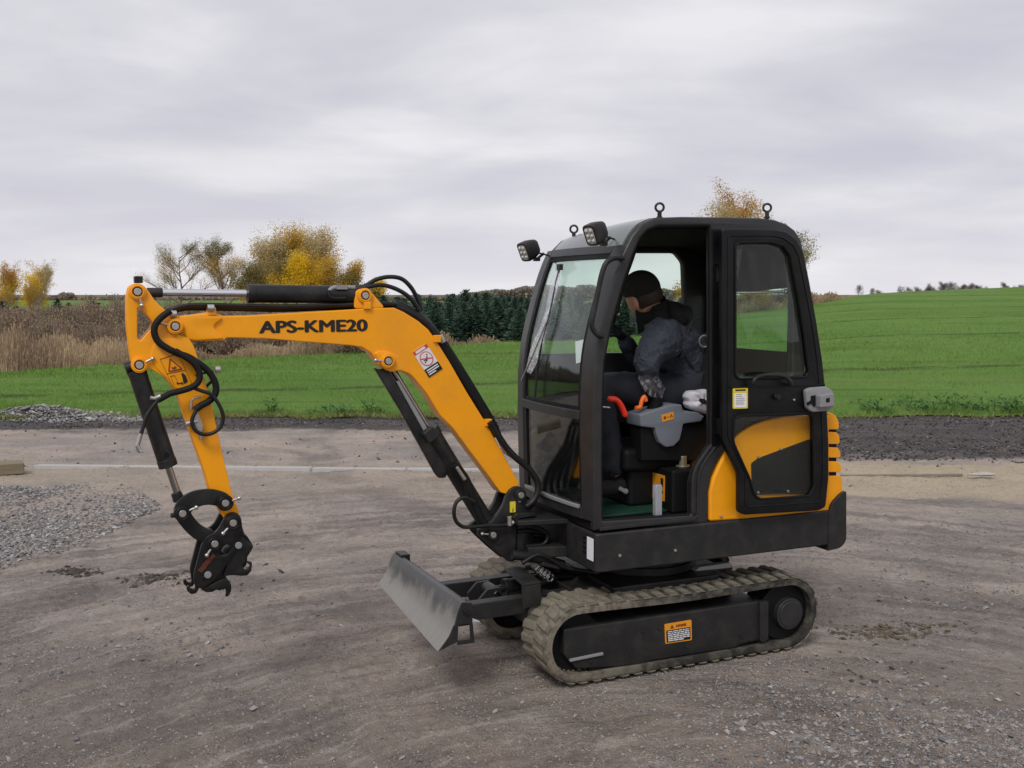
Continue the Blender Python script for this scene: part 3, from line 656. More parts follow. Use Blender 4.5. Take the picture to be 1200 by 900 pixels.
def trackframe(near):
    v = .020 if near else .98; sg = 1 if near else -1
    lo, hi = (v, v + .20) if near else (v - .20, v)
    out_ = roundpoly(P([(661, 738), (895, 704), (895, 749), (868, 755), (862, 759), (760, 775), (752, 779), (676, 784), (661, 768)], .02), .012)
    o = plate('track_frame', out_, [], lo, hi, M['skirt'], EX, .006)
    if near:
        # idler, carrier, drive hub
        mb = MB(); mb.cyl((CF, .06, TR), (CF, .20, TR), .140, 40); mb.build('idler_wheel', M['inner'], o, bevel=.006)
    else:
        mb = MB(); mb.cyl((CF, .78, TR), (CF, .97, TR), .145, 32); mb.build('idler_wheel', M['inner'], o, bevel=.006)
    y0 = .012 if near else .80
    mb = MB(); mb.cyl((CR_, y0 + .03, TR), (CR_, y0 + .17, TR), .150, 40)
    for i in range(14):
        a = 2 * math.pi * i / 14; mb.box((CR_ + .155 * math.cos(a), y0 + .10, TR + .155 * math.sin(a)), (.03, .05, .03), Matrix.Rotation(-a, 3, 'Y'))
    mb.build('drive_sprocket', M['inner'], o, bevel=.004)
    x, z = loc(927, 720, .0)
    mb = MB(); mb.cyl((x, .065, z), (x, .006, z), .082, 36); mb.cyl((x, .012, z), (x, .002, z), .068, 36);
    if near: mb.build('drive_hub', M['frame'], o, bevel=.004)
    for k in range(4):
        xx = .12 + k * .27; mb = MB(); a_, b2 = (.03, .22) if near else (.78, .97)
        mb.cyl((xx, a_, .075), (xx, b2, .075), .058, 20); mb.build('track_roller', M['inner'], o, bevel=.005)
    return o
tf = trackframe(True); trackframe(False)
# bolt-on end cap seam and bar on the near frame
mb = MB(); mb.prism(P([(667, 772), (706, 764), (706, 767), (667, 775)], .02), .009, .024); mb.build('step_bar', M['greymetal'], tf, bevel=.002)
mb = MB(); mb.prism(P([(889, 705), (899, 704), (899, 748), (893, 753), (889, 750)], .02), .008, .05); mb.build('frame_cap', M['skirt'], tf, bevel=.003)
for px, py in ((692, 775), (740, 768), (805, 758), (868, 746), (891, 722), (753, 740), (773, 737)): bolt(tf, px, py, .020, .008, mat='skirt')
# warning label on frame: corners (778,732) (810,726) (811,750) (779,755)
def label(name, parent, quad, v, layers, base):
    # quad: four corners bl br tr tl in pixels at plane v ; layers: list of (polygon in 0..1 uv, material)
    bl, br, tr, tl = [Vector(loc(a, b, v)) for a, b in quad]
    def uv(s_, t_): return bl.lerp(br, s_).lerp(tl.lerp(tr, s_), t_)
    mats = [base]; mb = MB()
    mb.prism([tuple(uv(*p)) for p in roundpoly([(0, 0), (1, 0), (1, 1), (0, 1)], .06, 3)], v - .0022, v + .002, 0)
    for k, (poly, mt) in enumerate(layers):
        if mt not in mats: mats.append(mt)
        mb.prism([tuple(uv(*p)) for p in poly], v - .0030 - .00015 * k, v - .0020, mats.index(mt))
    return mb.build(name, [M[x] for x in mats], parent, smooth=False)
def bar(x0, y0, x1, y1): return [(x0, y0), (x1, y0), (x1, y1), (x0, y1)]
lay = [(bar(.05, .06, .95, .66), 'blackprint'), ([(.20, .73), (.34, .73), (.27, .93)], 'brownprint')] + [(bar(.42 + .055 * i, .76, .46 + .055 * i, .88), 'brownprint') for i in range(7)]
for i in range(6):
    s_ = .1
    while s_ < (.88 if i < 5 else .55):
        e_ = min(s_ + random.uniform(.06, .18), .9); lay.append((bar(s_, .57 - i * .088, e_, .61 - i * .088), 'white')); s_ = e_ + .03
label('warning_label', tf, [(779.5, 754.5), (810.5, 750), (810, 726), (778.5, 731.5)], .0195, lay, 'amber')

# ---- dozer blade
bo = P([(541, 706.5), (536, 718), (531.5, 732), (525.5, 746), (512.5, 764)], .0)
inner_ = [(bo[4][0] + .012, bo[4][1] + .004), (bo[3][0] + .03, bo[3][1] - .004), (bo[2][0] + .028, bo[2][1]), (bo[1][0] + .024, bo[1][1]), (bo[0][0] + .022, bo[0][1] + .003)]
prof = [tuple(p) for p in smoothpts([(*p, 0) for p in bo], 5)]; prof = [(p[0], p[1]) for p in prof]
mb = MB(); mb.prism(prof + inner_, 0.004, 1.0)
zt0 = bo[0][1]; mb.v = [(x + (.26 * (bo[0][0] - x) if y > .5 and x < bo[0][0] else 0), y, zt0 + (z - zt0) * (.76 if y > .5 else 1)) for x, y, z in mb.v]; bl = mb.build('dozer_blade', M['blade'], EX, bevel=.003)
ep = roundpoly(P([(541, 706), (553, 706.5), (553.5, 726), (557, 754), (533, 756), (512.5, 764.5), (525.5, 746), (531.5, 732), (536, 718)], 0), .004, 2)
hole = P([(536, 733), (551, 731), (551, 750), (535, 752)], 0)
mb = MB(); mb.prism(P([(541, 706), (553, 706.5), (553.5, 730), (533, 733), (536, 718)], 0), -.004, .0035)
mb.prism(P([(533, 733), (537, 733), (536, 752), (514, 763), (526, 746), (531.5, 733)], 0), -.004, .0035)
mb.prism(P([(550, 730), (554, 730), (556, 753), (536, 756), (536, 751), (551, 749)], 0), -.004, .0035); mb.build('end_plate', M['skirt'], bl, bevel=.002)
mb = MB(); x, z = loc(547, 717, 0); mb.cyl((x, -.012, z), (x, .003, z), .018, 16); mb.build('bolt', M['black'], bl, bevel=.002)
mb = MB(); mb.box(((bo[0][0] + bo[2][0]) / 2 + .055, .5, bo[2][1]), (.06, .90, .06)); mb.box((bo[0][0] + .04, .5, bo[1][1] + .01), (.05, .96, .014))
for vv_ in (.17, .5, .83): mb.prism([(bo[0][0] + .02, bo[0][1] - .01), (bo[0][0] + .09, bo[1][1]), (bo[0][0] + .09, bo[3][1] + .02), (bo[3][0] + .03, bo[3][1])], vv_ - .012, vv_ + .012)
mb.build('back_rib', M['black'], bl, bevel=.003)
mb = MB(); mb.box((bo[0][0] + .03, .93, bo[0][1] - .03), (.05, .1, .09)); mb.build('end_block', M['black'], bl, bevel=.004)
for vv_ in (.30, .68):
    a = loc(553, 707, .30); b2 = loc(640, 711, .30); z1 = a[1]; 
    mb = MB(); mb.prism([(a[0] - .02, z1 + .005), (b2[0] + .15, z1 + .01), (b2[0] + .15, z1 - .075), (a[0] - .02, z1 - .075)], vv_ - .035, vv_ + .035); mb.build('blade_arm', M['skirt'], EX, bevel=.005)
mb = MB(); mb.prism(P([(551, 724), (562, 728), (551, 728)], .25), .24, .30); mb.build('shim_tab', M['white'], bl)
# lift cylinder of the blade
a = Vector((loc(575, 692, .5)[0], .5, loc(575, 692, .5)[1])); b2 = Vector((loc(668, 676, .5)[0], .5, loc(668, 676, .5)[1])); d_ = (b2 - a).normalized()
mb = MB(); mb.cyl(a + d_ * .08, b2, .043, 28); mb.cyl(a + d_ * .07, a + d_ * .10, .048, 28)
mb.box(a + d_ * .22 + Vector((0, -.05, -.02)), (.28, .012, .012), Matrix.Rotation(-math.atan2(d_.z, d_.x), 3, 'Y'))
bc = mb.build('blade_cylinder', M['black'], EX, bevel=.003)
mb = MB(); mb.cyl(a, a + d_ * .1, .02, 16); mb.cyl(a - Vector((0, .055, 0)), a + Vector((0, .055, 0)), .034, 20); mb.build('rod_eye', M['black'], bc, bevel=.003)
mb = MB(); mb.cyl(a - Vector((0, .085, 0)), a + Vector((0, .085, 0)), .017, 14); mb.build('pin', M['steelrod'], bc, bevel=.002)
mb = MB()
for vv_ in (.43, .57): mb.prism([(a.x - .10, a.z - .02), (a.x - .05, a.z + .03), (a.x + .02, a.z + .035), (a.x + .035, a.z - .02), (a.x, a.z - .06), (a.x - .08, a.z - .08)], vv_ - .009, vv_ + .009)
mb.build('clevis', M['skirt'], bl, bevel=.002)
# guard box over cylinder foot
g = P([(606, 667), (640, 683), (641, 700), (607, 700)], .42)
tx0, tz = loc(612, 668, .5)
mb = MB(); cx_, cy_ = locw(638, 676, .47); zt = .475
c1 = locw(591, 666, zt); c2 = locw(610, 663.5, zt); c3 = locw(634, 681, zt); c4 = locw(613, 684.5, zt)
mb.slab([c1, c2, c3, c4], zt - .012, zt); mb.slab([c4, c3, (c3[0], c3[1] + .02), (c4[0], c4[1] + .02)], zt - .12, zt - .013); mb.slab([c3, (c3[0] - .012, c3[1]), (c2[0] - .012, c2[1]), c2], zt - .12, zt - .013)
mb.build('cylinder_guard', M['skirt'], EX, bevel=.003)

# ---- slewing base, platform and skirt
mb = MB(); mb.box((.56, .5, .30), (.95, .52, .20)); mb.box((.56, .5, .36), (.62, .74, .12)); mb.box((.2, .5, .26), (.5, .40, .2)); mb.build('undercarriage_frame', M['black'], EX, bevel=.01)
mb = MB(); mb.cyl((.62, .5, .40), (.62, .5, .53), .27, 48); mb.cyl((.62, .5, .42), (.62, .5, .46), .29, 48); mb.build('slew_ring', M['black'], EX, bevel=.004)
# fittings seen in the gap
mb = MB(); mb.prism([(.70, .46), (.92, .455), (.93, .47), (.905, .482), (.73, .478)], .10, .14); mb.build('grease_bracket', M['greymetal'], EX, bevel=.003)
k = lambda px, py, h=.726: locw(px, py, h)
nf = (.088, 0.0); f1 = k(662, 610, .726); f2 = (f1[0] - .02, .74); f3 = (nf[0], .99)
rear = loc(971, 600, 0)[0]
sk = [nf, (.105, -.0), (rear, -.0), (rear, 1.0), (.10, 1.0), f3, (f1[0], 1.0 - f1[1]), f1]
sk = [(.082, .012), (.10, 0.0), (rear + .02, 0.0), (rear + .02, 1.0), (.10, 1.0), (.082, .985), (f1[0], .80), (f1[0], f1[1])]
mb = MB(); mb.slab(sk, .540, .727); SK = mb.build('platform_skirt', M['skirt'], EX, bevel=.012, seg=3)
for px, py in ((726, 651), (791, 645)): bolt(SK, px, py, 0, .009)
mb = MB()
for i in range(5):
    a = locw(679 + 0 * i, 628 + 5 * i, .62); 
for i in range(4):
    z = .688 - .024 * i; p0 = Vector((.082, .012)); p1 = Vector(f1); e_ = (p1 - p0).normalized(); n_ = Vector((e_.y, -e_.x)) ;
    if n_.x > 0: n_ = -n_
    q0 = p0 + e_ * .085; q1 = p0 + e_ * .125; mb.slab([tuple(q0 + n_ * .0025), tuple(q1 + n_ * .0025), tuple(q1 - n_ * .01), tuple(q0 - n_ * .01)], z - .006, z + .005)
mb.build('vent_slot', M['inner'], SK)
p0 = Vector((.088, -.0025)); 
mb = MB(); qd = [locw(685.5, 628.5, .70), locw(696.5, 632, .70)]
e_ = Vector(sk[7]) - Vector(sk[0]); L0 = Vector(sk[0]); e_.normalize(); n_ = Vector((e_.y, -e_.x)); n_ = -n_ if n_.x > 0 else n_
a_, b_ = L0 + e_ * .075 + n_ * .006, L0 + e_ * .012 + n_ * .006
mb.add([(a_.x, a_.y, .593), (b_.x, b_.y, .593), (b_.x, b_.y, .700), (a_.x, a_.y, .700), (a_.x - n_.x * .003, a_.y - n_.y * .003, .593), (b_.x - n_.x * .003, b_.y - n_.y * .003, .593), (b_.x - n_.x * .003, b_.y - n_.y * .003, .700), (a_.x - n_.x * .003, a_.y - n_.y * .003, .700)], [(0, 1, 2, 3), (7, 6, 5, 4), (0, 4, 5, 1), (1, 5, 6, 2), (2, 6, 7, 3), (3, 7, 4, 0)])
mb.build('paper_label', M['paper'], SK)
# front platform carrying the swing post
pz = .742; a1_ = k(660, 612, pz)
mb = MB(); mb.slab([(f1[0] + .04, .30), (f1[0] + .04, .74), (-.16, .64), (-.16, .36)], .715, .742); mb.slab([(f1[0] + .06, .31), (f1[0] + .06, .73), (-.10, .63), (-.10, .37)], .545, .60)
mb.build('swing_platform', M['skirt'], EX, bevel=.006)
mb = MB(); mb.cyl((-.09, .5, .545), (-.09, .5, .74), .075, 28); mb.build('swing_pivot', M['black'], EX, bevel=.004)
mb = MB(); mb.slab([(f1[0] - .004, .32), (f1[0] - .004, .72), (f1[0] + .02, .72), (f1[0] + .02, .32)], .60, .715); mb.build('recess_panel', M['inner'], EX)
# counterweight
cw = roundpoly(P([(971, 601), (976, 589), (985, 579), (991.5, 575), (991.5, 634), (985, 642), (970, 645.5)], 0), [.01, .01, .02, .012, .03, .03, .005])
mb = MB(); mb.prism(cw, -.004, 1.004); mb.build('counterweight', M['skirt'], EX, bevel=.014, seg=3)

# ---- engine cover with louvres
V1 = .012
hood = smoothpts([(*p, 0) for p in P([(850, 531), (857, 519), (866, 509.5), (880, 500), (896, 493.5), (915, 489), (940, 486.5), (962, 485.5)], V1)], 4)
hood = [(p[0], p[1]) for p in hood] + P([(972.5, 486), (972.5, 603)], V1) + P([(832, 611.5), (832, 577), (836, 560), (843, 545)], V1)
mb = MB(); mb.prism(hood, V1, .985); EC = mb.build('engine_cover', M['orange'], EX, bevel=.014, seg=4)
gro = roundpoly(P([(880, 543), (888, 537), (948, 514.5), (955, 516), (956, 575), (951, 579), (886, 579), (881, 576)], V1), .012, 4)
plate('grille', gro, [], V1 - .006, V1 + .01, M['mesh'], EC, .002)
mb = MB(); mb.prism(P([(884, 576.5), (952, 574.5), (952, 577.5), (884, 579.5)], V1), V1 - .009, V1 - .004); mb.build('grille_rail', M['black'], EC)
for px, py in ((889, 535.5), (915, 526), (888, 577), (923, 575.5), (845, 605)): bolt(EC, px, py, V1 - .005, .008)
for (x0, y0, x1, y1, xr) in ((971, 484, 983.5, 503.5, 1), (971, 506.5, 984.5, 520.5, 0), (971, 524.5, 985.5, 536.5, 0), (971, 541, 986.5, 553.5, 0), (971, 558, 987.5, 589, 0)):
    p = P([(x0, y0), (x1 - 3, y0 + .3), (x1, y0 + 5), (x1 + .4, y1 - 2), (x1 - 1, y1), (x0, y1)], V1) if y1 < 580 else P([(x0, y0), (x1 - 2, y0), (x1, y0 + 3), (x1, 578), (980, 584), (974, 598), (x0, 603)], V1)
    if xr: p = P([(x0, y0), (x0 + 4, y0), (980, 487), (983.5, 494), (984, 501.5), (982.5, 503.5), (x0, 503.5)], V1)
    mb = MB(); mb.prism(roundpoly(p, .006, 3), V1 + .004, .975); mb.build('louvre', M['orange'], EC, bevel=.007, seg=3)
mb = MB(); mb.prism(P([(969, 490), (980, 490), (980, 580), (969, 598)], V1 + .03), V1 + .03, .95); mb.build('louvre_back', M['inner'], EC)

# ---- cab
VN, VF, WT = .02, .88, .045
front = [(697, 622), (695.5, 560), (694.5, 500), (695.5, 450), (699, 412), (705, 382), (718, 332), (729, 300), (741, 276), (753, 262), (768, 255)]
outl = P(front, VN) + P([(800, 254), (850, 254.5), (890, 255.5), (908, 257.5), (922, 262.5), (932, 270), (939, 281), (942.5, 296), (943.5, 330), (944, 430), (944, 484)], VN)
arch = P([(962, 484), (940, 484.5), (915, 487), (896, 491.5), (880, 498), (866, 507), (856, 517), (848, 530), (840, 543), (834, 557), (830.5, 575), (830.5, 613)], VN)
def rearr(pts): return pts
outn = P(front, VN); top_ = outl[len(front):-2]
sideout = outn + top_ + P([(944, 430), (944, 484)], VN) + arch[1:]
op = roundpoly(P([(706, 610.5), (705.5, 545), (706, 470), (708, 425), (716, 383), (730, 333), (742, 297), (750, 279), (759, 269), (772, 264.5), (833, 264.5), (833, 521), (815, 549), (810, 566), (810, 604)], VN), .012, 3)
rw = roundpoly(P([(862, 283), (912, 284), (926, 300), (929, 352), (929, 442), (862, 442)], VN), .03, 4)
CAB = plate('cab_frame', sideout, [op, rw], VN, VN + WT, M['frame'], EX, .010, 3)
# recessed flange lines round the doorway
def rim(name, pts, v, r, mat, parent, closed=True, seg=8):
    q_ = [Vector((p[0], v, p[1])) for p in pts]
    if closed: q_ = q_ + [q_[0]]
    mb = MB(); mb.tube(q_, r, seg, caps=not closed); return mb.build(name, M[mat], parent)
rim('door_seal', op, VN + .012, .008, 'inner', CAB)
# door sill strip and diagonal seal, pale satin edges
mb = MB(); mb.prism(P([(702, 617.5), (812, 605.5), (815, 604), (815, 600), (817, 604.5), (813, 609.5), (702, 622)], VN), VN - .012, VN + .01); mb.build('door_sill', M['bluegrey'] if False else M['frame'], CAB, bevel=.003)
dg = smoothpts(P3([(832, 523), (824, 534), (817, 545), (813, 556), (811.5, 570), (811.5, 600)], VN - .004), 5)
mb = MB(); mb.tube(dg, .008, 8); mb.tube([p + Vector((.03, 0, -.004)) for p in dg], .006, 8); mb.build('seal_strip', M['frame'], CAB)
# far side wall
def dropz(z): return z - .045 * max(0.0, min(1.0, (z - 1.75) / .45))
outf = [(x, dropz(z)) for x, z in sideout]
fw = roundpoly([loc(619, 414, VF), loc(621, 392, VF), loc(627, 362, VF), loc(636, 328, VF), loc(645, 303, VF), loc(652, 297, VF), loc(787, 297, VF), loc(796, 308, VF), loc(797.5, 345, VF), loc(797.5, 412, VF)], .02, 4)
fw2 = [loc(700, 410, VF), loc(704, 385, VF), loc(722, 330, VF), loc(733, 305, VF), loc(738, 305, VF), loc(716, 385, VF), loc(713, 410, VF)]
plate('far_side_frame', outf, [fw], VF - WT, VF, M['frame'], CAB, .010, 3)
gm = platemesh(fw, [], VF - .028, VF - .023, .0005, 1); meshobj('side_glass', gm, M['tint'], CAB)
# cab front profile (along, up), near plane, swept across
fp = [Vector((*p, 0)) for p in P(front, VN)]
fps = [(p.x, p.y) for p in smoothpts(fp, 5)]
def Cu(wz):
    for (x0, z0), (x1, z1) in zip(fps[:-1], fps[1:]):
        if z0 <= wz <= z1: return x0 + (x1 - x0) * (wz - z0) / max(z1 - z0, 1e-6)
    return fps[0][0] if wz < fps[0][1] else fps[-1][0]
def bow(v): return -.035 * (1 - ((v - (VN + VF) / 2) / ((VF - VN) / 2)) ** 2)       # the front bows forward a little
def frontsheet(z0, z1, v0, v1, off, th, nz=14, nv=8):
    vs = []; mb = MB()
    for o_ in (off, off + th):
        for i in range(nz + 1):
            z = z0 + (z1 - z0) * i / nz
            for j in range(nv + 1):
                v = v0 + (v1 - v0) * j / nv; vs.append((Cu(z) + bow(v) + o_, v, z))
    K = nv + 1; B = (nz + 1) * K; fs = []
    for i in range(nz):
        for j in range(nv):
            a = i * K + j; fs.append((a, a + K, a + K + 1, a + 1)); fs.append((B + a, B + a + 1, B + a + K + 1, B + a + K))
    for i in range(nz):
        a = i * K; fs.append((a, B + a, B + a + K, a + K)); a += nv; fs.append((a, a + K, B + a + K, B + a))
    for j in range(nv):
        a = j; fs.append((a, a + 1, B + a + 1, B + a)); a = nz * K + j; fs.append((a, B + a, B + a + 1, a + 1))
    mb.add(vs, fs); return mb
zb, zt_ = loc(697, 613, VN)[1], loc(753, 262, VN)[1]
def fz(px, py, v): return loc(px, py, v)[1]
zbx = .729; zs0 = fz(679, 595, .13); zs1 = fz(680, 489, .13); zs2 = fz(680, 484, .13); zs3 = fz(706, 297, .13)
FN, FFAR = .125, .775; ZTOP = zs3 + .040
frontsheet(zb, ZTOP, VN + .004, FN, .002, .035, 20, 3).build('front_pillar', M['frame'], CAB, bevel=.006)
frontsheet(zb, ZTOP, FFAR, VF - .004, .002, .035, 20, 3).build('front_pillar', M['frame'], CAB, bevel=.006)
frontsheet(zb, zs0, FN, FFAR, .002, .035, 3, 8).build('front_lower_rail', M['frame'], CAB, bevel=.004)
frontsheet(zs1 - .012, zs2 + .012, FN, FFAR, -.004, .035, 2, 8).build('windscreen_bar', M['frame'], CAB, bevel=.004)
ZR = zs3 + .038
frontsheet(zs3, ZR + .004, FN, FFAR, .002, .035, 3, 8).build('front_header', M['frame'], CAB, bevel=.004)
frontsheet(zs2 + .012, zs3, FN - .004, FFAR + .004, .012, .005, 16, 8).build('windscreen', M['glass'], CAB)
frontsheet(zs0, zs1 - .012, FN - .004, FFAR + .004, .012, .005, 8, 8).build('lower_windscreen', M['glass'], CAB)
mb = frontsheet(zs2 + .012, zs3, FN, FN + .02, .006, .02, 14, 2); m2 = frontsheet(zs2 + .012, zs3, FFAR - .03, FFAR, .004, .02, 14, 2); mb.add(m2.v, m2.f)
m2 = frontsheet(zs3 - .025, zs3, FN, FFAR, .006, .02, 2, 8); mb.add(m2.v, m2.f); m2 = frontsheet(zs2 + .012, zs2 + .03, FN, FFAR, .006, .02, 2, 8); mb.add(m2.v, m2.f)
mb.build('windscreen_seal', M['inner'], CAB)
mb = frontsheet(zs0, zs1 - .012, FN, FN + .015, .006, .02, 8, 2); m2 = frontsheet(zs0, zs1 - .012, FFAR - .05, FFAR, .004, .02, 8, 2); mb.add(m2.v, m2.f); mb.build('lower_seal', M['inner'], CAB)
mb = MB(); q0 = Vector((Cu(zs0) + bow(FN) - .012, FN + .05, zs0 + .004)); q1 = Vector((Cu(zs0) + bow(FFAR) - .012, FFAR - .03, zs0 + .004))
frontsheet(zs0 - .006, zs0 + .010, FN + .02, FFAR - .02, -.006, .02, 1, 8).build('glass_ledge', M['greymetal'], CAB, bevel=.002)
# roof: profile swept across and slightly crowned
ro = [(Cu(ZR), ZR)] + [(p[0], p[1]) for p in fps if p[1] > ZR + .006] + [(p[0], p[1]) for p in top_]
rin = [];
for i, p in enumerate(ro):
    a = Vector(ro[max(i - 1, 0)]); b_ = Vector(ro[min(i + 1, len(ro) - 1)]); t_ = (b_ - a).normalized(); rin.append((p[0] + t_.y * .04, p[1] - t_.x * .04))
def sweep(outer, inner, v0, v1, nv, crown):
    mb = MB(); n = len(outer); vs = []
    for j in range(nv + 1):
        k_ = j / nv; v = v0 + (v1 - v0) * k_; c = crown * (1 - (2 * k_ - 1) ** 4) - (.045 * k_ if crown else .045 * k_)
        for (x, z) in outer: vs.append((x + (bow(v) if x < .35 else bow(v) * max(0, 1 - (x - .35) * 4)), v, z + c))
        for (x, z) in inner: vs.append((x + (bow(v) if x < .35 else bow(v) * max(0, 1 - (x - .35) * 4)), v, z + c))
    R = 2 * n; fs = []
    for j in range(nv):
        for i in range(n - 1):
            a = j * R + i; fs.append((a, a + 1, a + R + 1, a + R)); a += n; fs.append((a, a + R, a + R + 1, a + 1))
        a = j * R; fs.append((a, a + R, a + R + n, a + n)); a += n - 1; fs.append((a, a + n, a + R + n, a + R))
    for j in (0, nv):
        for i in range(n - 1): a = j * R + i; fs.append((a, a + n, a + n + 1, a + 1) if j == 0 else (a, a + 1, a + n + 1, a + n))
    mb.add(vs, fs); return mb
sweep(ro, rin, VN + WT - .004, VF - WT + .004, 12, .004).build('roof', M['roof'], CAB)
lin = [(x + .0, z - .006) for x, z in rin]; lin2 = [(x, z - .02) for x, z in lin]
sweep(lin[4:], lin2[4:], VN + WT, VF - WT, 4, 0).build('headliner', M['liner'], CAB)
# rear wall with window
ux = loc(944, 430, VN)[0]; zr0 = loc(926, 414, VN)[1]; zr1 = loc(926, 315, VN)[1]; zbot = .75
mb = MB()
mb.box((ux - .03, .45, (zr1 + 2.12) / 2), (.03, VF - VN - 2 * WT, 2.12 - zr1)); mb.box((ux - .03, .45, (zr0 + zbot) / 2), (.03, VF - VN - 2 * WT, zr0 - zbot))
for v in (VN + WT + .025, VF - WT - .025): mb.box((ux - .03, v, (zr0 + zr1) / 2), (.03, .05, zr1 - zr0))
mb.build('rear_wall', M['liner'], CAB)
mb = MB(); mb.box((ux - .03, .45, (zr0 + zr1) / 2), (.004, VF - VN - 2 * WT - .09, zr1 - zr0 + .01)); mb.build('rear_window', M['tint'], CAB)
a = Vector((ux - .07, .10, loc(924, 342, .10)[1])); b_ = a + Vector((0, .55, -.004)); mb = MB(); mb.cyl(a, b_, .008, 10); mb.ball(a, .014, 10, 8); mb.build('gas_strut', M['chrome'], CAB)
# floor of cab and inner lower walls
mb = MB(); mb.box((.58, .45, .750), (.98, .76, .03)); mb.box((.62, VF - .09, .95), (1.1, .03, .38)); mb.build('cab_floor', M['inner'], CAB)
mb = MB(); mb.box((.40, .45, .773), (.46, .60, .012)); mb.build('floor_mat', M['mat'], EX, bevel=.003)
# roof lifting eyes
for v, px, py, pz_ in ((.07, 773, 243, 253), (.07, 899, 243.5, 256), (.80, 672.5, 268.5, 277)):
    x, z = loc(px, py, v); mb = MB(); mb.torus((x, v, z), Vector((math.cos(-.5), math.sin(-.5), 0)), (0, 0, 1), .0195, .0058, 22, 8); mb.cyl((x, v, z - .022), (x, v, z - .075), .0105, 14); mb.cyl((x, v, z - .044), (x, v, z - .052), .015, 14)
    mb.build('lifting_eye', M['black'], CAB, bevel=0)
# grab handle
gh = smoothpts(P3([(731, 302.5), (720, 302.5), (711, 307.5), (705.5, 320), (700.5, 343), (696, 365), (693.5, 378), (694.5, 385), (699, 391), (706, 394.5)], -.015), 6)
gh[0] = gh[0] + Vector((.01, .05, 0)); gh[-1] = gh[-1] + Vector((.01, .06, 0))
mb = MB(); mb.tube(gh, .0125, 14); mb.build('grab_handle', M['black'], CAB)
# work lamps
def lamp(px, py, v, sc_, yaw, tilt, bx):
    x, z = loc(px, py, v); e0 = bpy.data.objects.new('work_lamp', None)
    mb = MB(); R = Matrix.Rotation(yaw, 3, 'Z') @ Matrix.Rotation(tilt, 3, 'Y')
    w_, h_, d_ = .082 * sc_, .105 * sc_, .10 * sc_
    secs = [(-d_ * .5, 1.0), (-d_ * .42, 1.04), (0, 1.0), (d_ * .35, .82), (d_ * .5, .58)]; vs = []; n = 16
    for dx, k_ in secs:
        pr = roundpoly([(-w_ / 2 * k_, -h_ / 2 * k_), (w_ / 2 * k_, -h_ / 2 * k_), (w_ / 2 * k_, h_ / 2 * k_), (-w_ / 2 * k_, h_ / 2 * k_)], .022 * k_, 3); n = len(pr)
        vs += [R @ Vector((dx, p[0], p[1])) + Vector((x, v, z)) for p in pr]
    fs = [(i * n + k_, i * n + (k_ + 1) % n, (i + 1) * n + (k_ + 1) % n, (i + 1) * n + k_) for i in range(len(secs) - 1) for k_ in range(n)] + [tuple(range(n - 1, -1, -1)), tuple((len(secs) - 1) * n + k_ for k_ in range(n))]
    mb.add(vs, fs)
    br = [R @ Vector(p) + Vector((x, v, z)) for p in ((.01, 0, -h_ * .5), (.02, 0, -h_ * .66), (.09, .02 * bx, -h_ * .62))]
    mb.tube(br, .008, 8); mb.box(br[1], (.03, .03, .02)); mb.tube([R @ Vector((.03, 0, -h_ * .3)) + Vector((x, v, z)), br[2] + Vector((.03, 0, -.01))], .005, 6)
    o = mb.build('work_lamp', M['black'], EX, bevel=.003)
    pr = roundpoly([(-w_ * .36, -h_ * .40), (w_ * .36, -h_ * .40), (w_ * .36, h_ * .40), (-w_ * .36, h_ * .40)], .016, 3); n = len(pr)
    mb = MB(); mb.add([R @ Vector((-d_ * .515, p[0], p[1])) + Vector((x, v, z)) for p in pr] + [R @ Vector((-d_ * .48, p[0], p[1])) + Vector((x, v, z)) for p in pr], [tuple(range(n - 1, -1, -1)), tuple(range(n, 2 * n))] + [(i, (i + 1) % n, n + (i + 1) % n, n + i) for i in range(n)])
    for i in range(2):
        for j in range(3): mb.ball(R @ Vector((-d_ * .52, (i - .5) * w_ * .36, (j - 1) * h_ * .25)) + Vector((x, v, z)), .0105 * sc_, 8, 5)
    mb.build('lens', M['lens'], o)
lamp(699.5, 272, .10, .95, .28, -.42, 1); lamp(621, 292, .78, .95, .22, -.42, 1)

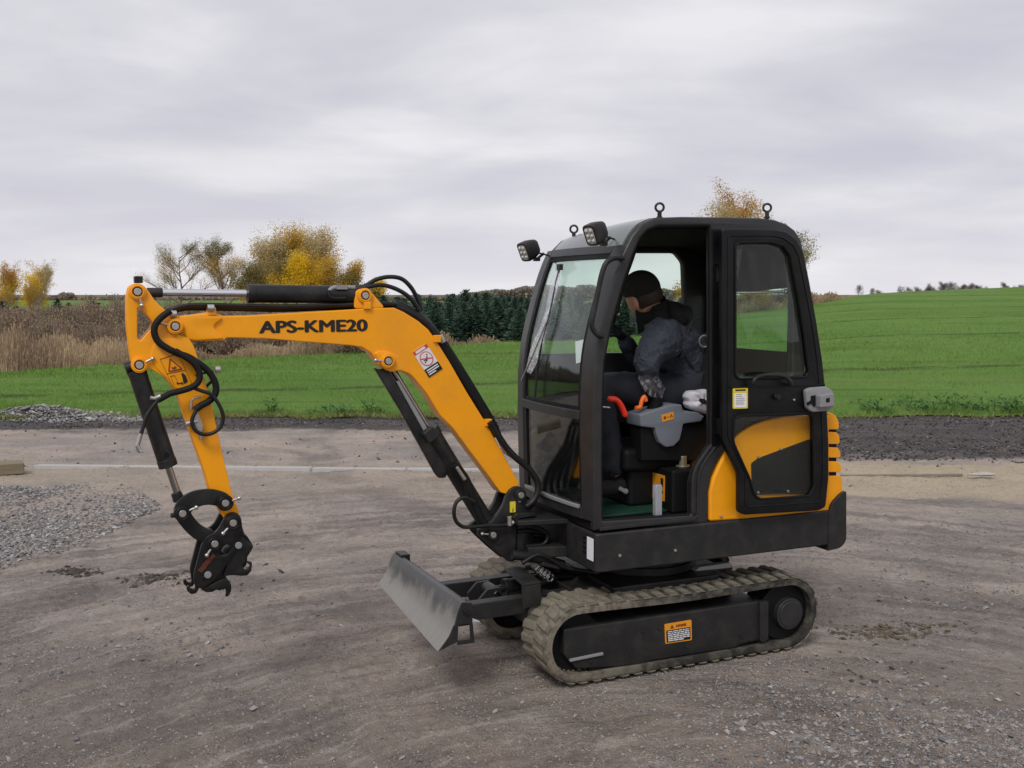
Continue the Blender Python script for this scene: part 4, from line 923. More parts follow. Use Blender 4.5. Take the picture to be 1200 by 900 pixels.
# wiper and protective film on the glass, sheet of paper
def onscreen(px, py, off):
    lo_, hi_ = FN - .1, FFAR + .15
    for _ in range(40):
        v = (lo_ + hi_) / 2; x, z = loc(px, py, v)
        if x < Cu(z) + bow(v) + off: lo_ = v      # still short of the glass
        else: hi_ = v
    x, z = loc(px, py, v); return Vector((x, v, z))
if True:
    f_ = [[(652, 316), (657, 317)], [(649, 330), (656, 331)], [(643, 352), (651, 354)], [(637, 375), (646, 379)], [(630, 396), (639, 402)], [(624, 412), (632, 421)], [(617, 432), (624, 440)]]
    mb = MB(); vs = []
    for i, (a, b_) in enumerate(f_):
        for k_ in range(5):
            t_ = k_ / 4; p = onscreen(a[0] + (b_[0] - a[0]) * t_, a[1] + (b_[1] - a[1]) * t_, -.004); p.x -= .010 * (1 + math.sin(k_ * 2.3 + i * 1.7)); vs.append(p)
    mb.add(vs, [(i * 5 + k_, i * 5 + k_ + 1, (i + 1) * 5 + k_ + 1, (i + 1) * 5 + k_) for i in range(len(f_) - 1) for k_ in range(4)])
    o = mb.build('protective_film', M['film'], CAB); o.modifiers.new('sub', 'SUBSURF').render_levels = 2
    so = o.modifiers.new('thick', 'SOLIDIFY'); so.thickness = .0008
    wp = [onscreen(*p, -.012) for p in ((656, 313), (652, 330), (646, 360), (640, 385), (633, 412), (629, 440), (627, 465))]
    mb = MB(); mb.tube(smoothpts(wp, 4), .006, 8); mb.box(wp[0], (.02, .035, .03)); mb.build('wiper_blade', M['black'], CAB)
    wp = [onscreen(*p, -.02) for p in ((640, 378), (626, 412), (611, 446))]
    mb = MB(); mb.tube(wp, .004, 6); mb.build('wiper_arm', M['zinc'], CAB)
    pq = [onscreen(*p, .022) for p in ((675, 426), (685.5, 423), (690, 396), (674, 400.5))]
    SHEET = [EX.matrix_basis @ p for p in pq]

# ---- door, folded right back on its hinges
VD = -.055
dout = roundpoly(P([(846.5, 268), (905, 268.5), (922, 271.5), (934, 280), (942, 296), (949, 330), (957, 375), (964.5, 425), (969, 470), (971.5, 520), (971.5, 560), (968, 594), (960, 598.5), (873, 603.5), (866, 600), (866, 556), (861, 545), (847, 517)], VD), .015, 4)
wu = roundpoly(P([(861.5, 288), (866, 284), (904, 283.5), (918, 288), (926, 299), (936, 350), (943, 395), (948, 436), (944, 442), (866, 444), (861.5, 440)], VD), .012, 3)
wl = roundpoly(P([(860, 492), (866, 487), (945, 484.5), (953, 488), (954, 570), (949, 581), (890, 585), (884, 580), (878, 560), (859, 518)], VD), .02, 3)
DR = plate('cab_door', dout, [wu, wl], VD, VD + .032, M['doorblack'], EX, .007, 3)
rim('door_gasket', wu, VD - .001, .0065, 'inner', DR); rim('door_gasket', wl, VD - .001, .0065, 'inner', DR)
rim('door_edge', roundpoly(P([(853, 276), (904, 276), (918, 279), (930, 288), (936, 300), (951, 375), (958, 425), (962, 470), (964, 520), (964, 560), (961, 588), (876, 594), (873, 590), (873, 553), (853, 512)], VD), .015, 4), VD - .0005, .004, 'doorblack', DR)
meshobj('door_glass', platemesh(wu, [], VD + .010, VD + .014, .0005, 1), M['tint'], DR); meshobj('lower_door_glass', platemesh(wl, [], VD + .010, VD + .014, .0005, 1), M['clear'], DR)
mb = MB(); mb.prism(P([(855, 452.5), (966, 449.5), (966.5, 452), (855, 455)], VD), VD - .006, VD + .002); mb.build('door_ridge', M['doorblack'], DR, bevel=.002)
hp = smoothpts(P3([(882, 451), (885, 444), (893, 440.5), (905, 439.5), (917, 440.5), (924, 444.5), (928, 451)], VD - .04), 5); hp[0].y = VD; hp[-1].y = VD
mb = MB(); mb.tube(hp, .010, 10); mb.build('door_handle', M['black'], DR)
lt = roundpoly(P([(940, 457), (945, 454), (964, 452.5), (972, 458), (973, 476), (966, 481), (948, 482.5), (942, 478)], VD), .012, 4)
o = plate('door_latch', lt, [], VD - .030, VD - .002, M['greymetal'], DR, .006)
mb = MB(); mb.prism(roundpoly(P([(957, 463), (972, 460), (973, 475), (956, 477)], VD - .03), .006), VD - .065, VD - .030); mb.build('latch_body', M['greymetal'], DR, bevel=.004)
mb = MB(); mb.prism(P([(950, 464), (955, 463), (955, 476), (952, 476), (951, 472), (946, 475), (945, 472), (950, 469)], VD - .03), VD - .036, VD - .0305); mb.prism(P([(968, 467), (972, 466), (972, 471), (968, 471.5)], VD - .065), VD - .0672, VD - .0652); mb.build('latch_slot', M['inner'], DR)
bolt(DR, 930, 468.5, VD, .007); mb = MB(); x, z = loc(910, 465, VD); mb.cyl((x, VD + .003, z), (x, VD - .02, z), .014, 16); mb.cyl((x - .012, VD - .004, z + .004), (x - .012, VD - .016, z + .004), .012, 12); mb.build('lock_knob', M['black'], DR, bevel=.003)
lay = [(bar(.0, .78, 1, 1), 'yellow'), (bar(.16, .84, .84, .92), 'blackprint'), (bar(.1, .06, .9, .74), 'paper')] + [(bar(.2, .66 - i * .09, random.uniform(.6, .82), .69 - i * .09), 'greymetal') for i in range(6)]
label('instruction_label', DR, [(858.5, 479), (876, 478.5), (876, 454), (858.5, 454.5)], VD - .0005, lay, 'yellow')
mb = MB()
for py in (300, 500): x, z = loc(846, py, -.02); mb.cyl((x - .006, -.03, z - .045), (x - .006, -.03, z + .045), .014, 14); mb.box((x + .004, -.01, z), (.05, .05, .08))
mb.build('door_hinge', M['doorblack'], DR, bevel=.003)
mb = MB(); mb.prism(P([(838.5, 293), (841.5, 293), (841.5, 330), (838.5, 330)], VN), VN - .012, VN); mb.build('hinge_strip', M['frame'], CAB, bevel=.002)
mb = MB(); mb.prism(P([(833.5, 268), (845, 268), (845, 520), (836, 524), (833.5, 520)], VN), VN - .010, VN + .002); mb.build('hinge_pillar', M['doorblack'], CAB, bevel=.004)

# ---- cab interior
x0, z0 = loc(790, 470, .45)
ST = MB(); ST.box((.60, .46, 1.02), (.46, .44, .12)); ST.box((.62, .46, .87), (.40, .36, .20)); SEAT = ST.build('seat', M['inner'], EX, bevel=.03, seg=3)
mb = MB(); R = Matrix.Rotation(.16, 3, 'Y'); mb.box((.90, .46, 1.33), (.13, .44, .56), R); mb.build('backrest', M['hood'], SEAT, bevel=.05, seg=3)
bt = smoothpts(P3([(817, 372), (809, 380), (804, 400), (805, 418), (812, 430)], .30), 5); mb = MB(); mb.tube(bt, .008, 8); mb.build('seat_belt', M['frame'], SEAT)
mb = MB(); x, z = loc(825, 400, .28); mb.torus((x, .28, z), (1, 0, 0), (0, 0, 1), .03, .005); mb.build('belt_ring', M['zinc'], SEAT)
VC = .16
ctop = roundpoly(P([(750, 486), (787, 474), (799, 474), (801, 482), (818, 483), (826, 488), (822, 494), (801, 497), (800, 504), (797, 516), (790, 523), (781, 524.5), (773, 519), (769, 508), (768, 502), (751, 500)], VC), .008, 3)
CO = plate('control_console', ctop, [], VC, VC + .14, M['grey'], EX, .008, 3)
mb = MB(); mb.prism(P([(751, 501), (768, 502), (772, 518), (782, 525), (795, 521), (802, 498), (830, 490), (832, 540), (752, 540)], VC + .03), VC + .03, VC + .14); mb.build('console_base', M['inner'], CO, bevel=.006)
lay = [(bar(.14, .3, .34, .72), 'brownprint'), (bar(.42, .45, .58, .55), 'brownprint'), ([(.64, .25), (.72, .25), (.79, .6), (.86, .25), (.92, .25), (.82, .78), (.76, .78)], 'brownprint')]
label('console_label', CO, [(776, 494.5), (789.5, 491), (789, 482.5), (775, 486.5)], VC - .001, lay, 'amber')
jb = [Vector((loc(768, 481, VC + .06)[0], VC + .06, loc(768, 481, VC + .06)[1])), Vector((loc(770, 466, VC + .06)[0], VC + .06, loc(770, 466, VC + .06)[1])), Vector((loc(757, 437, VC + .06)[0], VC + .06, loc(757, 437, VC + .06)[1]))]
mb = MB(); n = 9
for i in range(n):
    t_ = i / n; p = jb[0].lerp(jb[1], t_); mb.cyl(p, p + (jb[1] - jb[0]) / n * .9, .050 - .026 * t_, 20, 0, .043 - .026 * t_)
JS = mb.build('joystick', M['inner'], EX, bevel=.002)
mb = MB(); mb.tube([jb[1], jb[1].lerp(jb[2], .5), jb[2]], [.012, .020, .026], 12); mb.build('grip', M['inner'], JS)
ax = (jb[2] - jb[1]); vs = []; n = 22; K = 12
for i in range(K + 1):
    t_ = i / K; p = jb[1].lerp(jb[2] + ax * .12, t_); r0 = (.022 + .030 * math.sin(math.pi * min(t_ * 1.05, 1)) ** .7) * (1 if i < K else .15)
    for k_ in range(n):
        a = 2 * math.pi * k_ / n; rr = r0 * (1 + .16 * math.sin(5 * a + i * 1.3) + .10 * math.sin(9 * a - i * 2.1)); d = Vector((math.cos(a), math.sin(a), .25 * math.sin(3 * a + i))) * rr; vs.append(p + d)
mb = MB(); mb.add(vs, [(i * n + k_, i * n + (k_ + 1) % n, (i + 1) * n + (k_ + 1) % n, (i + 1) * n + k_) for i in range(K) for k_ in range(n)]); mb.build('plastic_wrap', M['wrap'], JS)
mb = MB(); mb.tube(smoothpts(P3([(715, 467.5), (722, 468.5), (727, 474), (731, 482), (732.5, 486)], .17), 4), .0145, 12); mb.ball(P3([(715, 467.5)], .17)[0], .0145, 12, 8); mb.ball(P3([(732.5, 486)], .17)[0], .0145, 12, 8); mb.build('safety_lever', M['red'], EX)
mb = MB(); mb.tube(smoothpts(P3([(745, 478), (750, 477), (752, 470), (755, 465), (757, 470)], .2), 4), .011, 10); mb.build('throttle_lever', M['orangelever'], EX)
mb = MB(); x, z = loc(708, 477, .1); mb.ball((x, .1, z), (.012, .008, .006), 8, 6); mb.cyl((x, .1, z), (x + .03, .1, z - .004), .004, 8); mb.build('window_catch', M['zinc'], CAB)
# front console levers, pedals
mb = MB(); mb.box((.12, .30, .83), (.10, .20, .10)); mb.tube([(.14, .28, .86), (.17, .26, 1.0), (.20, .26, 1.16)], .010, 8); mb.tube([(.14, .42, .86), (.17, .42, 1.0), (.20, .42, 1.2)], .010, 8); mb.ball((.20, .26, 1.17), .02, 10, 8); mb.ball((.20, .42, 1.21), .02, 10, 8); mb.build('travel_levers', M['inner'], EX, bevel=.004)
x, z = loc(729, 574, .3); mb = MB(); mb.box((x, .3, z), (.05, .03, .02), Matrix.Rotation(.5, 3, 'Y')); mb.ball((x + .02, .3, z - .01), .016, 8, 6); mb.build('pedal_clip', M['greymetal'], EX, bevel=.003)
# tank box by the doorway
VB = .10
bx = P([(789, 552), (812, 549), (812, 605), (789, 605)], VB)
mb = MB(); bq = P([(793, 553), (812, 550), (812, 604), (793, 604)], VB); xl = loc(790, 580, VB)[0]; xr = loc(816, 580, VB)[0]; zt2 = loc(800, 551, VB)[1]
mb.box(((xl + xr) / 2 + .02, VB + .20, (zt2 + .765) / 2), (xr - xl + .06, .40, zt2 - .765)); TB = mb.build('tank_box', M['inner'], EX, bevel=.012, seg=3)
fx = xl - .012
yl = [(fx, VB + .07), (fx, VB + .19)]
mb = MB(); mb.box((fx, VB + .13, zt2 - .10), (.004, .12, .13)); mb.build('box_label', M['amber'], TB)
mb = MB(); mb.box((fx - .003, VB + .09, zt2 - .07), (.003, .02, .04)); mb.box((fx - .003, VB + .13, zt2 - .12), (.003, .10, .006)); mb.build('label_print', M['blackprint'], TB)
x, z = loc(800, 546, VB + .1); mb = MB(); mb.cyl((x, VB + .1, zt2 - .002), (x, VB + .1, zt2 + .008), .036, 24); mb.cyl((x, VB + .1, zt2 + .006), (x, VB + .1, zt2 + .055), .020, 20); mb.build('filler_neck', M['brass'], TB, bevel=.003)
mb = MB(); mb.prism(P([(768.5, 571), (770, 568.5), (776, 568), (776, 604), (768.5, 605)], .07), .07, .10); mb.build('door_post', M['bluegrey'], EX, bevel=.003)
# far bits seen through the glass: mirror-like switch box and cables behind the operator
mb = MB(); mb.tube(smoothpts(P3([(742, 297), (735, 312), (728, 335), (722, 365), (716, 395)], VF - .10), 4), .008, 8); mb.build('cable', M['inner'], CAB)
for px, py in ((743, 297), (736, 312), (727, 345), (726, 357), (724, 368)): bolt(CAB, px, py, .30, .008)
mb = MB(); mb.tube(smoothpts(P3([(748, 272), (742, 298), (731, 330), (722, 368)], .30), 5), .012, 8); mb.build('screen_rail', M['inner'], CAB)
# ---- boom, arm, cylinders
VBm = .44; BT = .095                                   # near face of the boom and its width
bo_out = [(194, 382), (197, 375), (204, 371), (225, 369), (242, 366.5), (247, 365.5), (252, 366), (262, 370.5), (290, 370), (305, 369), (380, 364.5), (432, 361.5), (462, 360.5), (474, 366), (490, 376), (502, 386), (512, 400), (527, 424), (547, 459), (570, 496), (584, 521), (609, 567), (606, 574), (596, 580), (586, 577), (575, 561), (550, 528), (530, 501), (515, 486), (500, 461), (490, 449), (482, 440), (467, 433), (454, 434.5), (447, 430), (440, 421), (434, 413), (424, 407), (410, 405), (352, 400.5), (310, 397), (266, 396), (263, 399), (227, 400), (212, 396), (197, 389.5)]
mb = MB(); mb.prism(P(bo_out, VBm), VBm, VBm + BT); BOOM = mb.build('boom', M['orange'], EX, bevel=.006, seg=3)
# raised weld flanges: nose plate, cylinder lug cheek
plate('nose_cheek', roundpoly(P([(195, 382), (198, 375), (205, 371.5), (240, 368), (262, 372), (248, 382), (263, 397), (227, 399), (212, 395), (198, 389)], VBm), .02, 4), [], VBm - .012, VBm + .004, M['orange'], BOOM, .004)
cur = P([(417, 405), (432, 409), (442, 414), (452, 424), (468, 432), (481, 439), (470, 424), (455, 411), (440, 405)], VBm)
lugp = roundpoly(P([(438, 414), (443, 411), (455, 412), (466, 417), (474, 428), (480, 438), (467, 433.5), (459, 436), (450, 433), (445, 426)], VBm), .012, 3)
plate('cylinder_lug', lugp, [], VBm - .010, VBm + .004, M['orange'], BOOM, .004)
plate('top_lug', roundpoly(P([(415, 362), (415, 340), (421, 337.5), (432, 338.5), (440, 344), (456, 361)], VBm), .02, 4), [], VBm + .06, VBm + .09, M['orange'], BOOM, .004)
plate('top_lug_cheek', roundpoly(P([(415, 362), (417, 341), (423, 338), (432, 339), (438, 345), (452, 361)], VBm), .02, 4), [], VBm + .005, VBm + .02, M['orange'], BOOM, .004)
for (px, py) in ((248, 367), (430, 360), (512, 399), (572, 497)):
    x, z = loc(px, py, VBm); mb = MB(); mb.box((x, VBm + .01, z + .008), (.035, .05, .035)); mb.build('hose_bracket', M['orange'], BOOM, bevel=.004)
pin(BOOM, 205, 382.3, VBm - .012, .019, tab=165); pin(BOOM, 454, 423, VBm - .010, .018, tab=175); pin(BOOM, 427, 346.2, VBm + .005, .019)
# lettering on the boom
tb = loc(303.5, 390.3, VBm); te = loc(431, 387.6, VBm); hgt = loc(310, 376.2, VBm)[1] - loc(310, 390.2, VBm)[1]
me = textmesh('APS-KME20', hgt / .70, 0.0, 1.0)
bmx = bmesh.new()
for k_, dx in enumerate((-.066, -.033, 0, .033, .066)):
    m2 = me.copy(); m2.transform(Matrix.Translation((dx * hgt, 0, .0001 * k_))); bmx.from_mesh(m2)
for k_, dy in enumerate((-.035, .035)):
    m2 = me.copy(); m2.transform(Matrix.Translation((0, dy * hgt, .0005 + .0001 * k_))); bmx.from_mesh(m2)
bmx.to_mesh(me); bmx.free()
xs = [v_.co.x for v_ in me.vertices]; wtxt = max(xs) - min(xs); tlen = math.hypot(te[0] - tb[0], te[1] - tb[1])
me.transform(Matrix.Translation((-min(xs), 0, 0))); me.transform(Matrix.Diagonal((tlen / wtxt, 1, 1, 1)))
o = meshobj('lettering', me, M['blackprint'], BOOM, smooth=False); o.location = (tb[0], VBm - .0012, tb[1]); o.rotation_euler = (math.pi / 2, -math.atan2(te[1] - tb[1], te[0] - tb[0]), 0)
# prohibition label
lay = [(bar(0, .86, 1, 1), 'redprint'), (bar(.14, .89, .80, .97), 'white'), (bar(0, 0, 1, .30), 'blackprint')]
for i in range(3): lay.append((bar(.10, .205 - i * .075, .90 if i < 2 else .6, .245 - i * .075), 'white'))
ring = circ((.5, .58), .40, 28); asp = .62
ring = [(.5 + .40 * math.cos(a), .58 + .40 * asp * math.sin(a)) for a in np.linspace(0, 2 * math.pi, 28, endpoint=False)]
ring2 = [(.5 + .35 * math.cos(a), .58 + .35 * asp * math.sin(a)) for a in np.linspace(0, 2 * math.pi, 28, endpoint=False)]
lay += [(ring, 'redprint'), (ring2, 'white'), ([(.42, .48), (.50, .52), (.62, .62), (.58, .66), (.46, .58), (.36, .55)], 'blackprint'), (bar(.60, .66, .68, .71), 'blackprint'), (bar(.26, .545, .46, .575), 'blackprint'), (bar(.28, .47, .36, .52), 'blackprint'), ([(.17, .64), (.20, .68), (.83, .52), (.80, .48)], 'redprint')]
label('prohibition_label', BOOM, [(502.5, 442.5), (518.5, 432), (499.5, 402.5), (483.5, 413)], VBm - .0006, lay, 'white')

# arm (dipper): two cheek plates with a triangular opening, box below
VAm = .435; AT = .105
a_out = [(151, 336), (156.5, 332.5), (163, 331.5), (169, 334.5), (174, 341), (182, 353), (193, 363), (200, 370), (214, 376), (219, 394), (226, 403), (236, 432), (247, 470), (262, 537), (271, 575), (281, 602), (272, 617), (262, 607), (255, 595), (247, 578), (240, 553), (229, 523), (217, 488), (207, 460), (194, 443), (184, 437), (175, 431), (167, 436), (160, 436), (155, 430), (151.5, 405), (148.5, 378), (148.5, 350)]
hole = roundpoly(P([(161, 360.5), (165, 360), (179, 377), (179, 383), (164.5, 400), (161, 396)], VAm), .015, 3)
ao = roundpoly(P(a_out, VAm), .012, 2)
mm = [platemesh(ao, [hole], VAm, VAm + .03, .004), platemesh(ao, [hole], VAm + AT - .03, VAm + AT, .004)]
ARM = joinplates('arm', mm, M['orange'], EX)
core = P([(190, 420), (214, 380), (222, 398), (232, 432), (243, 470), (258, 537), (267, 575), (272, 605), (262, 603), (250, 578), (243, 553), (232, 523), (220, 488), (210, 460), (197, 440)], VAm)
mb = MB(); mb.prism(core, VAm + .028, VAm + AT - .028); mb.build('arm_box', M['orange'], ARM, bevel=.003)
rb = roundpoly(P([(176, 420), (178, 408), (184, 399), (192, 396), (205, 398), (214, 376), (219, 394), (226, 403), (236, 432), (228, 450), (207, 458), (194, 441), (185, 434)], VAm), .03, 4)
plate('arm_gusset', rb, [], VAm - .007, VAm + .004, M['orange'], ARM, .003)
pin(ARM, 160.8, 341.8, VAm, .020, tab=-75); pin(ARM, 163, 427.5, VAm, .020, tab=25)
mb = MB(); x, z = loc(162, 331, VAm + .09); mb.box((x, VAm + .09, z + .012), (.034, .06, .03)); mb.build('stop_block', M['black'], ARM, bevel=.004)
# arm decal: outlined warning panel
def dec(parent, name, quad, v, layers):
    bl, br, tr, tl = [Vector(loc(a, b, v)) for a, b in quad]
    def uv(s_, t_): return bl.lerp(br, s_).lerp(tl.lerp(tr, s_), t_)
    mats = []; mb = MB()
    for k_, (poly, mt) in enumerate(layers):
        if mt not in mats: mats.append(mt)
        mb.prism([tuple(uv(*p)) for p in poly], v - .0016 - .0001 * k_, v + .001, mats.index(mt))
    return mb.build(name, [M[x] for x in mats], parent, smooth=False)
def ln(a, b, w_): 
    a = Vector(a); b = Vector(b); n = (b - a).normalized(); n = Vector((-n.y, n.x)) * w_ / 2; return [tuple(a + n), tuple(b + n), tuple(b - n), tuple(a - n)]
lay = [(ln(a, b, .022), 'brownprint') for a, b in (((0, 0), (0, 1)), ((1, 0), (1, 1)), ((0, 1), (1, 1)), ((0, .46), (1, .46)))]
lay += [(ln(a, b, .05), 'brownprint') for a, b in (((.15, .52), (.85, .52)), ((.85, .52), (.5, .92)), ((.5, .92), (.15, .52)))]
lay += [([(.36, .58), (.50, .56), (.62, .60), (.58, .66), (.46, .62), (.38, .66)], 'brownprint'), ([(.60, .05), (.70, .04), (.86, .12), (.88, .30), (.80, .40), (.70, .36), (.66, .20)], 'blackprint'), (ln((.30, .08), (.56, .06), .035), 'blackprint'), (bar(.27, .04, .35, .12), 'blackprint'), (bar(.50, .02, .57, .10), 'blackprint')]
lay += [(ln(a, b, .015), 'brownprint') for a, b in (((.12, .02), (.12, .36)), ((.12, .36), (.34, .36)), ((.34, .36), (.34, .16)))]
dec(ARM, 'warning_decal', [(202, 452.5), (225, 450), (208.5, 414.5), (187.5, 421)], VAm - .007, lay)
# valve block lower on arm
mb = MB(); mb.prism(P([(226, 484), (231, 483), (237, 497), (236, 508), (232, 508), (227, 496)], VAm), VAm - .03, VAm + .01); x, z = loc(220, 496, VAm); mb.cyl((x - .01, VAm - .02, z), (x + .04, VAm - .02, z + .01), .012, 12); x, z = loc(235, 511, VAm); mb.cyl((x, VAm - .015, z - .015), (x, VAm - .015, z + .03), .009, 10); mb.build('valve_block', M['zinc'], ARM, bevel=.003)

def ram(name, parent, a, b, v, r, rod_r, split, mat='black', gap=0.0, rodmat='chrome', collar=True):
    A = P3([a], v)[0]; B = P3([b], v)[0]; d = (B - A); mid = A + d * split
    mb = MB(); mb.cyl(mid, B, r, 32); n = d.normalized()
    if collar: mb.cyl(mid, mid + n * .035, r * 1.05, 32); mb.cyl(B - n * .02, B, r * 1.03, 32)
    o = mb.build(name, M[mat], parent, bevel=.003)
    mb = MB(); mb.cyl(A, mid, rod_r, 24); mb.build('rod', M[rodmat], o)
    return o, A, B, mid
VCm = VBm + BT / 2
# arm cylinder along the top
AC, A, B, mid = ram('arm_cylinder', EX, (166, 342.6), (414, 345.3), VCm, .041, .0165, .478)
mb = MB(); e0, e1 = P3([(172, 342.8), (190.5, 343)], VCm); mb.cyl(e0, e1, .021, 20); mb.build('rod_end', M['black'], AC, bevel=.003)
mb = MB(); q0 = P3([(385, 341.5), (390, 337.5), (400, 336.5), (416, 337)], VCm - .03); mb.tube(smoothpts(q0, 4), .010, 10); mb.box(q0[2], (.05, .03, .02)); mb.build('cylinder_port', M['greymetal'], AC)
mb = MB(); mb.tube(smoothpts(P3([(386, 340), (385, 345), (388, 348.5), (396, 349.5), (405, 349)], VCm - .044), 4), .007, 8); mb.build('port_pipe', M['black'], AC)
# bucket cylinder in front of the arm
VK = VAm + AT / 2
BC, A, B, mid = ram('bucket_cylinder', EX, (213, 592), (160.5, 434), VAm + .0, .039, .0155, .285, rodmat='steelrod')
BC.location.y = .03
mb = MB(); x, z = loc(163, 428, VK); mb.cyl((x, VAm - .03, z), (x, VAm + AT + .02, z), .02, 16); mb.cyl((x - .015, VAm - .0, z), (x - .058, VAm - .0, z - .012), .026, 16); mb.build('cylinder_pivot', M['black'], BC, bevel=.003)
mb = MB(); p = P3([(196, 534)], VAm - .035)[0]; mb.cyl(p, p + Vector((0, -.006, 0)), .012, 14); mb.build('port_plug', M['inner'], BC)
mb = MB(); p = P3([(207, 578), (211, 588)], VAm); mb.cyl(p[0], p[1], .022, 16, 0, .026); mb.build('rod_end', M['black'], BC, bevel=.003)
# links between arm and coupler
def arcband(o_px, i_px, v0, v1, name):
    a = [(p.x, p.y) for p in smoothpts([(*p, 0) for p in P(o_px, v0)], 5)]; b = [(p.x, p.y) for p in smoothpts([(*p, 0) for p in P(i_px, v0)], 5)]
    return plate(name, a + b[::-1], [], v0, v1, M['coupler'], EX, .003)
to = [(203.5, 603), (205, 594), (211, 585), (221, 578), (232, 574.5), (246, 573.5), (258, 575.5), (268, 580), (272, 588), (270, 594), (263, 597)]
ti = [(215, 611), (220.5, 605), (224.5, 600), (230, 595.5), (238, 592.5), (246, 591.8), (251, 592.5), (255, 593.5), (257, 594.5), (260, 596), (262, 597)]
TL = arcband(to, ti, VAm - .035, VAm - .014, 'tipping_link')
to2 = [(x + 0, y) for x, y in to]
arcband(to2, ti, VAm + AT + .014, VAm + AT + .035, 'tipping_link')
co = [(204, 602), (207, 609), (212, 616), (219, 624), (228, 631.5), (240, 637), (252, 643), (259, 641), (258, 634)]
ci = [(222, 598), (224.5, 602), (227, 606), (232, 612), (238, 617), (244, 620), (250, 622), (255, 627), (258, 632)]
CL = arcband(co, ci, VAm - .010, VAm + .02, 'coupling_link'); arcband(co, ci, VAm + AT - .02, VAm + AT + .010, 'coupling_link')
mb = MB(); x, z = loc(214, 601, VAm); mb.cyl((x, VAm - .04, z), (x, VAm + AT + .04, z), .018, 16); mb.build('link_pin_shaft', M['zinc'], TL)
pin(TL, 213.5, 601, VAm - .035, .020, boss=.036, mboss='coupler', tab=20); pin(TL, 263.5, 588.8, VAm - .035, .019, boss=.036, mboss='coupler', tab=15)
mb = MB(); x, z = loc(201, 603, VAm); mb.cyl((x + .02, VAm - .02, z), (x - .006, VAm - .02, z), .011, 12); mb.build('grease_cap', M['black'], TL, bevel=.002)
# quick coupler
VQ = VAm - .022; QT = AT + .044
qo = roundpoly(P([(261, 611), (265, 604), (271, 600.5), (277, 601), (282, 605), (283.5, 612), (284, 619), (287, 625), (281, 631), (280, 640), (274, 650), (266, 662), (258, 672), (249, 682), (241, 688), (234, 690.5), (230, 687), (227, 679), (227.5, 672), (230.5, 661), (234, 647), (237, 636), (243, 628), (251, 625), (257, 619)], VQ), .018, 3)
qh = roundpoly(P([(262, 640), (267, 637.5), (271, 641), (268, 648), (263, 652), (257, 650)], VQ), .01, 3)
QC = joinplates('quick_coupler', [platemesh(qo, [qh], VQ, VQ + .022, .003), platemesh(qo, [qh], VQ + QT - .022, VQ + QT, .003)], M['coupler'], EX)
qi = P([(272, 640), (284, 624), (292, 631), (298, 641), (291, 652), (282, 664), (268, 675), (262, 681), (250, 688), (240, 688), (246, 678)], VQ)
mb = MB(); mb.prism(qi, VQ + .024, VQ + QT - .024); mb.build('coupler_body', M['coupler'], QC, bevel=.004)
def hookplates(pts, name, v0, v1): return plate(name, roundpoly(P(pts, VQ), .005, 2), [], v0, v1, M['coupler'], QC, .003)
for v0 in (VQ + .004, VQ + QT - .026):
    h1 = [(272, 642), (283, 629), (297.5, 641), (293, 649), (286, 659), (284.5, 664), (287, 668), (291, 667.5), (294, 663), (289.5, 660.5), (291, 658), (296, 660), (295, 669.5), (290, 675), (283, 675.5), (272, 674.5), (262, 676)]
    hookplates(h1, 'rear_hook', v0 + .002, v0 + .020)
    h2 = [(247, 686), (262, 678.5), (268, 680), (271.5, 686), (271.5, 693), (268, 699.5), (264.5, 700), (265.5, 694), (264, 690), (261, 690.5), (258, 693), (254, 691.5), (249, 694.5), (241, 694.5), (236, 690)]
    hookplates(h2, 'front_hook', v0 + .002, v0 + .020)
    h3 = [(228.5, 680), (231, 685), (233.5, 691), (230, 696), (224, 697), (219.5, 693), (219, 688), (222, 686.5), (223.5, 690), (227, 691.5), (229.5, 689), (228, 684.5)]
    hookplates(h3, 'lock_hook', v0 + .002, v0 + .020)
pin(QC, 272.5, 612, VQ, .019, boss=.036, mboss='coupler', tab=225); pin(QC, 251, 636.3, VQ, .019, boss=.034, mboss='coupler', tab=235)
for px, py in ((243.5, 673.5), (279.5, 639)):
    x, z = loc(px, py, VQ); mb = MB(); mb.cyl((x, VQ + .004, z), (x, VQ - .008, z), .0155, 20); mb.build('bolt', M['greymetal'], QC, bevel=.003)
x, z = loc(239.3, 679.5, VQ); mb = MB(); mb.cyl((x, VQ - .0006, z), (x, VQ + .002, z), .009, 14); mb.build('bolt_hole', M['inner'], QC)
# worn orange lettering, no longer readable
lay = []
for i in range(9):
    s_ = i / 9; lay += [(bar(s_, 0, s_ + .022, 1), 'orangeprint'), (bar(s_ + .055, 0, s_ + .077, 1), 'orangeprint'), (bar(s_, [.85, .4, 0][i % 3], s_ + .07, [1, .55, .16][i % 3]), 'orangeprint')]
dec(QC, 'worn_lettering', [(236.5, 671), (252.5, 650.5), (249, 647.5), (232, 668)], VQ, lay)

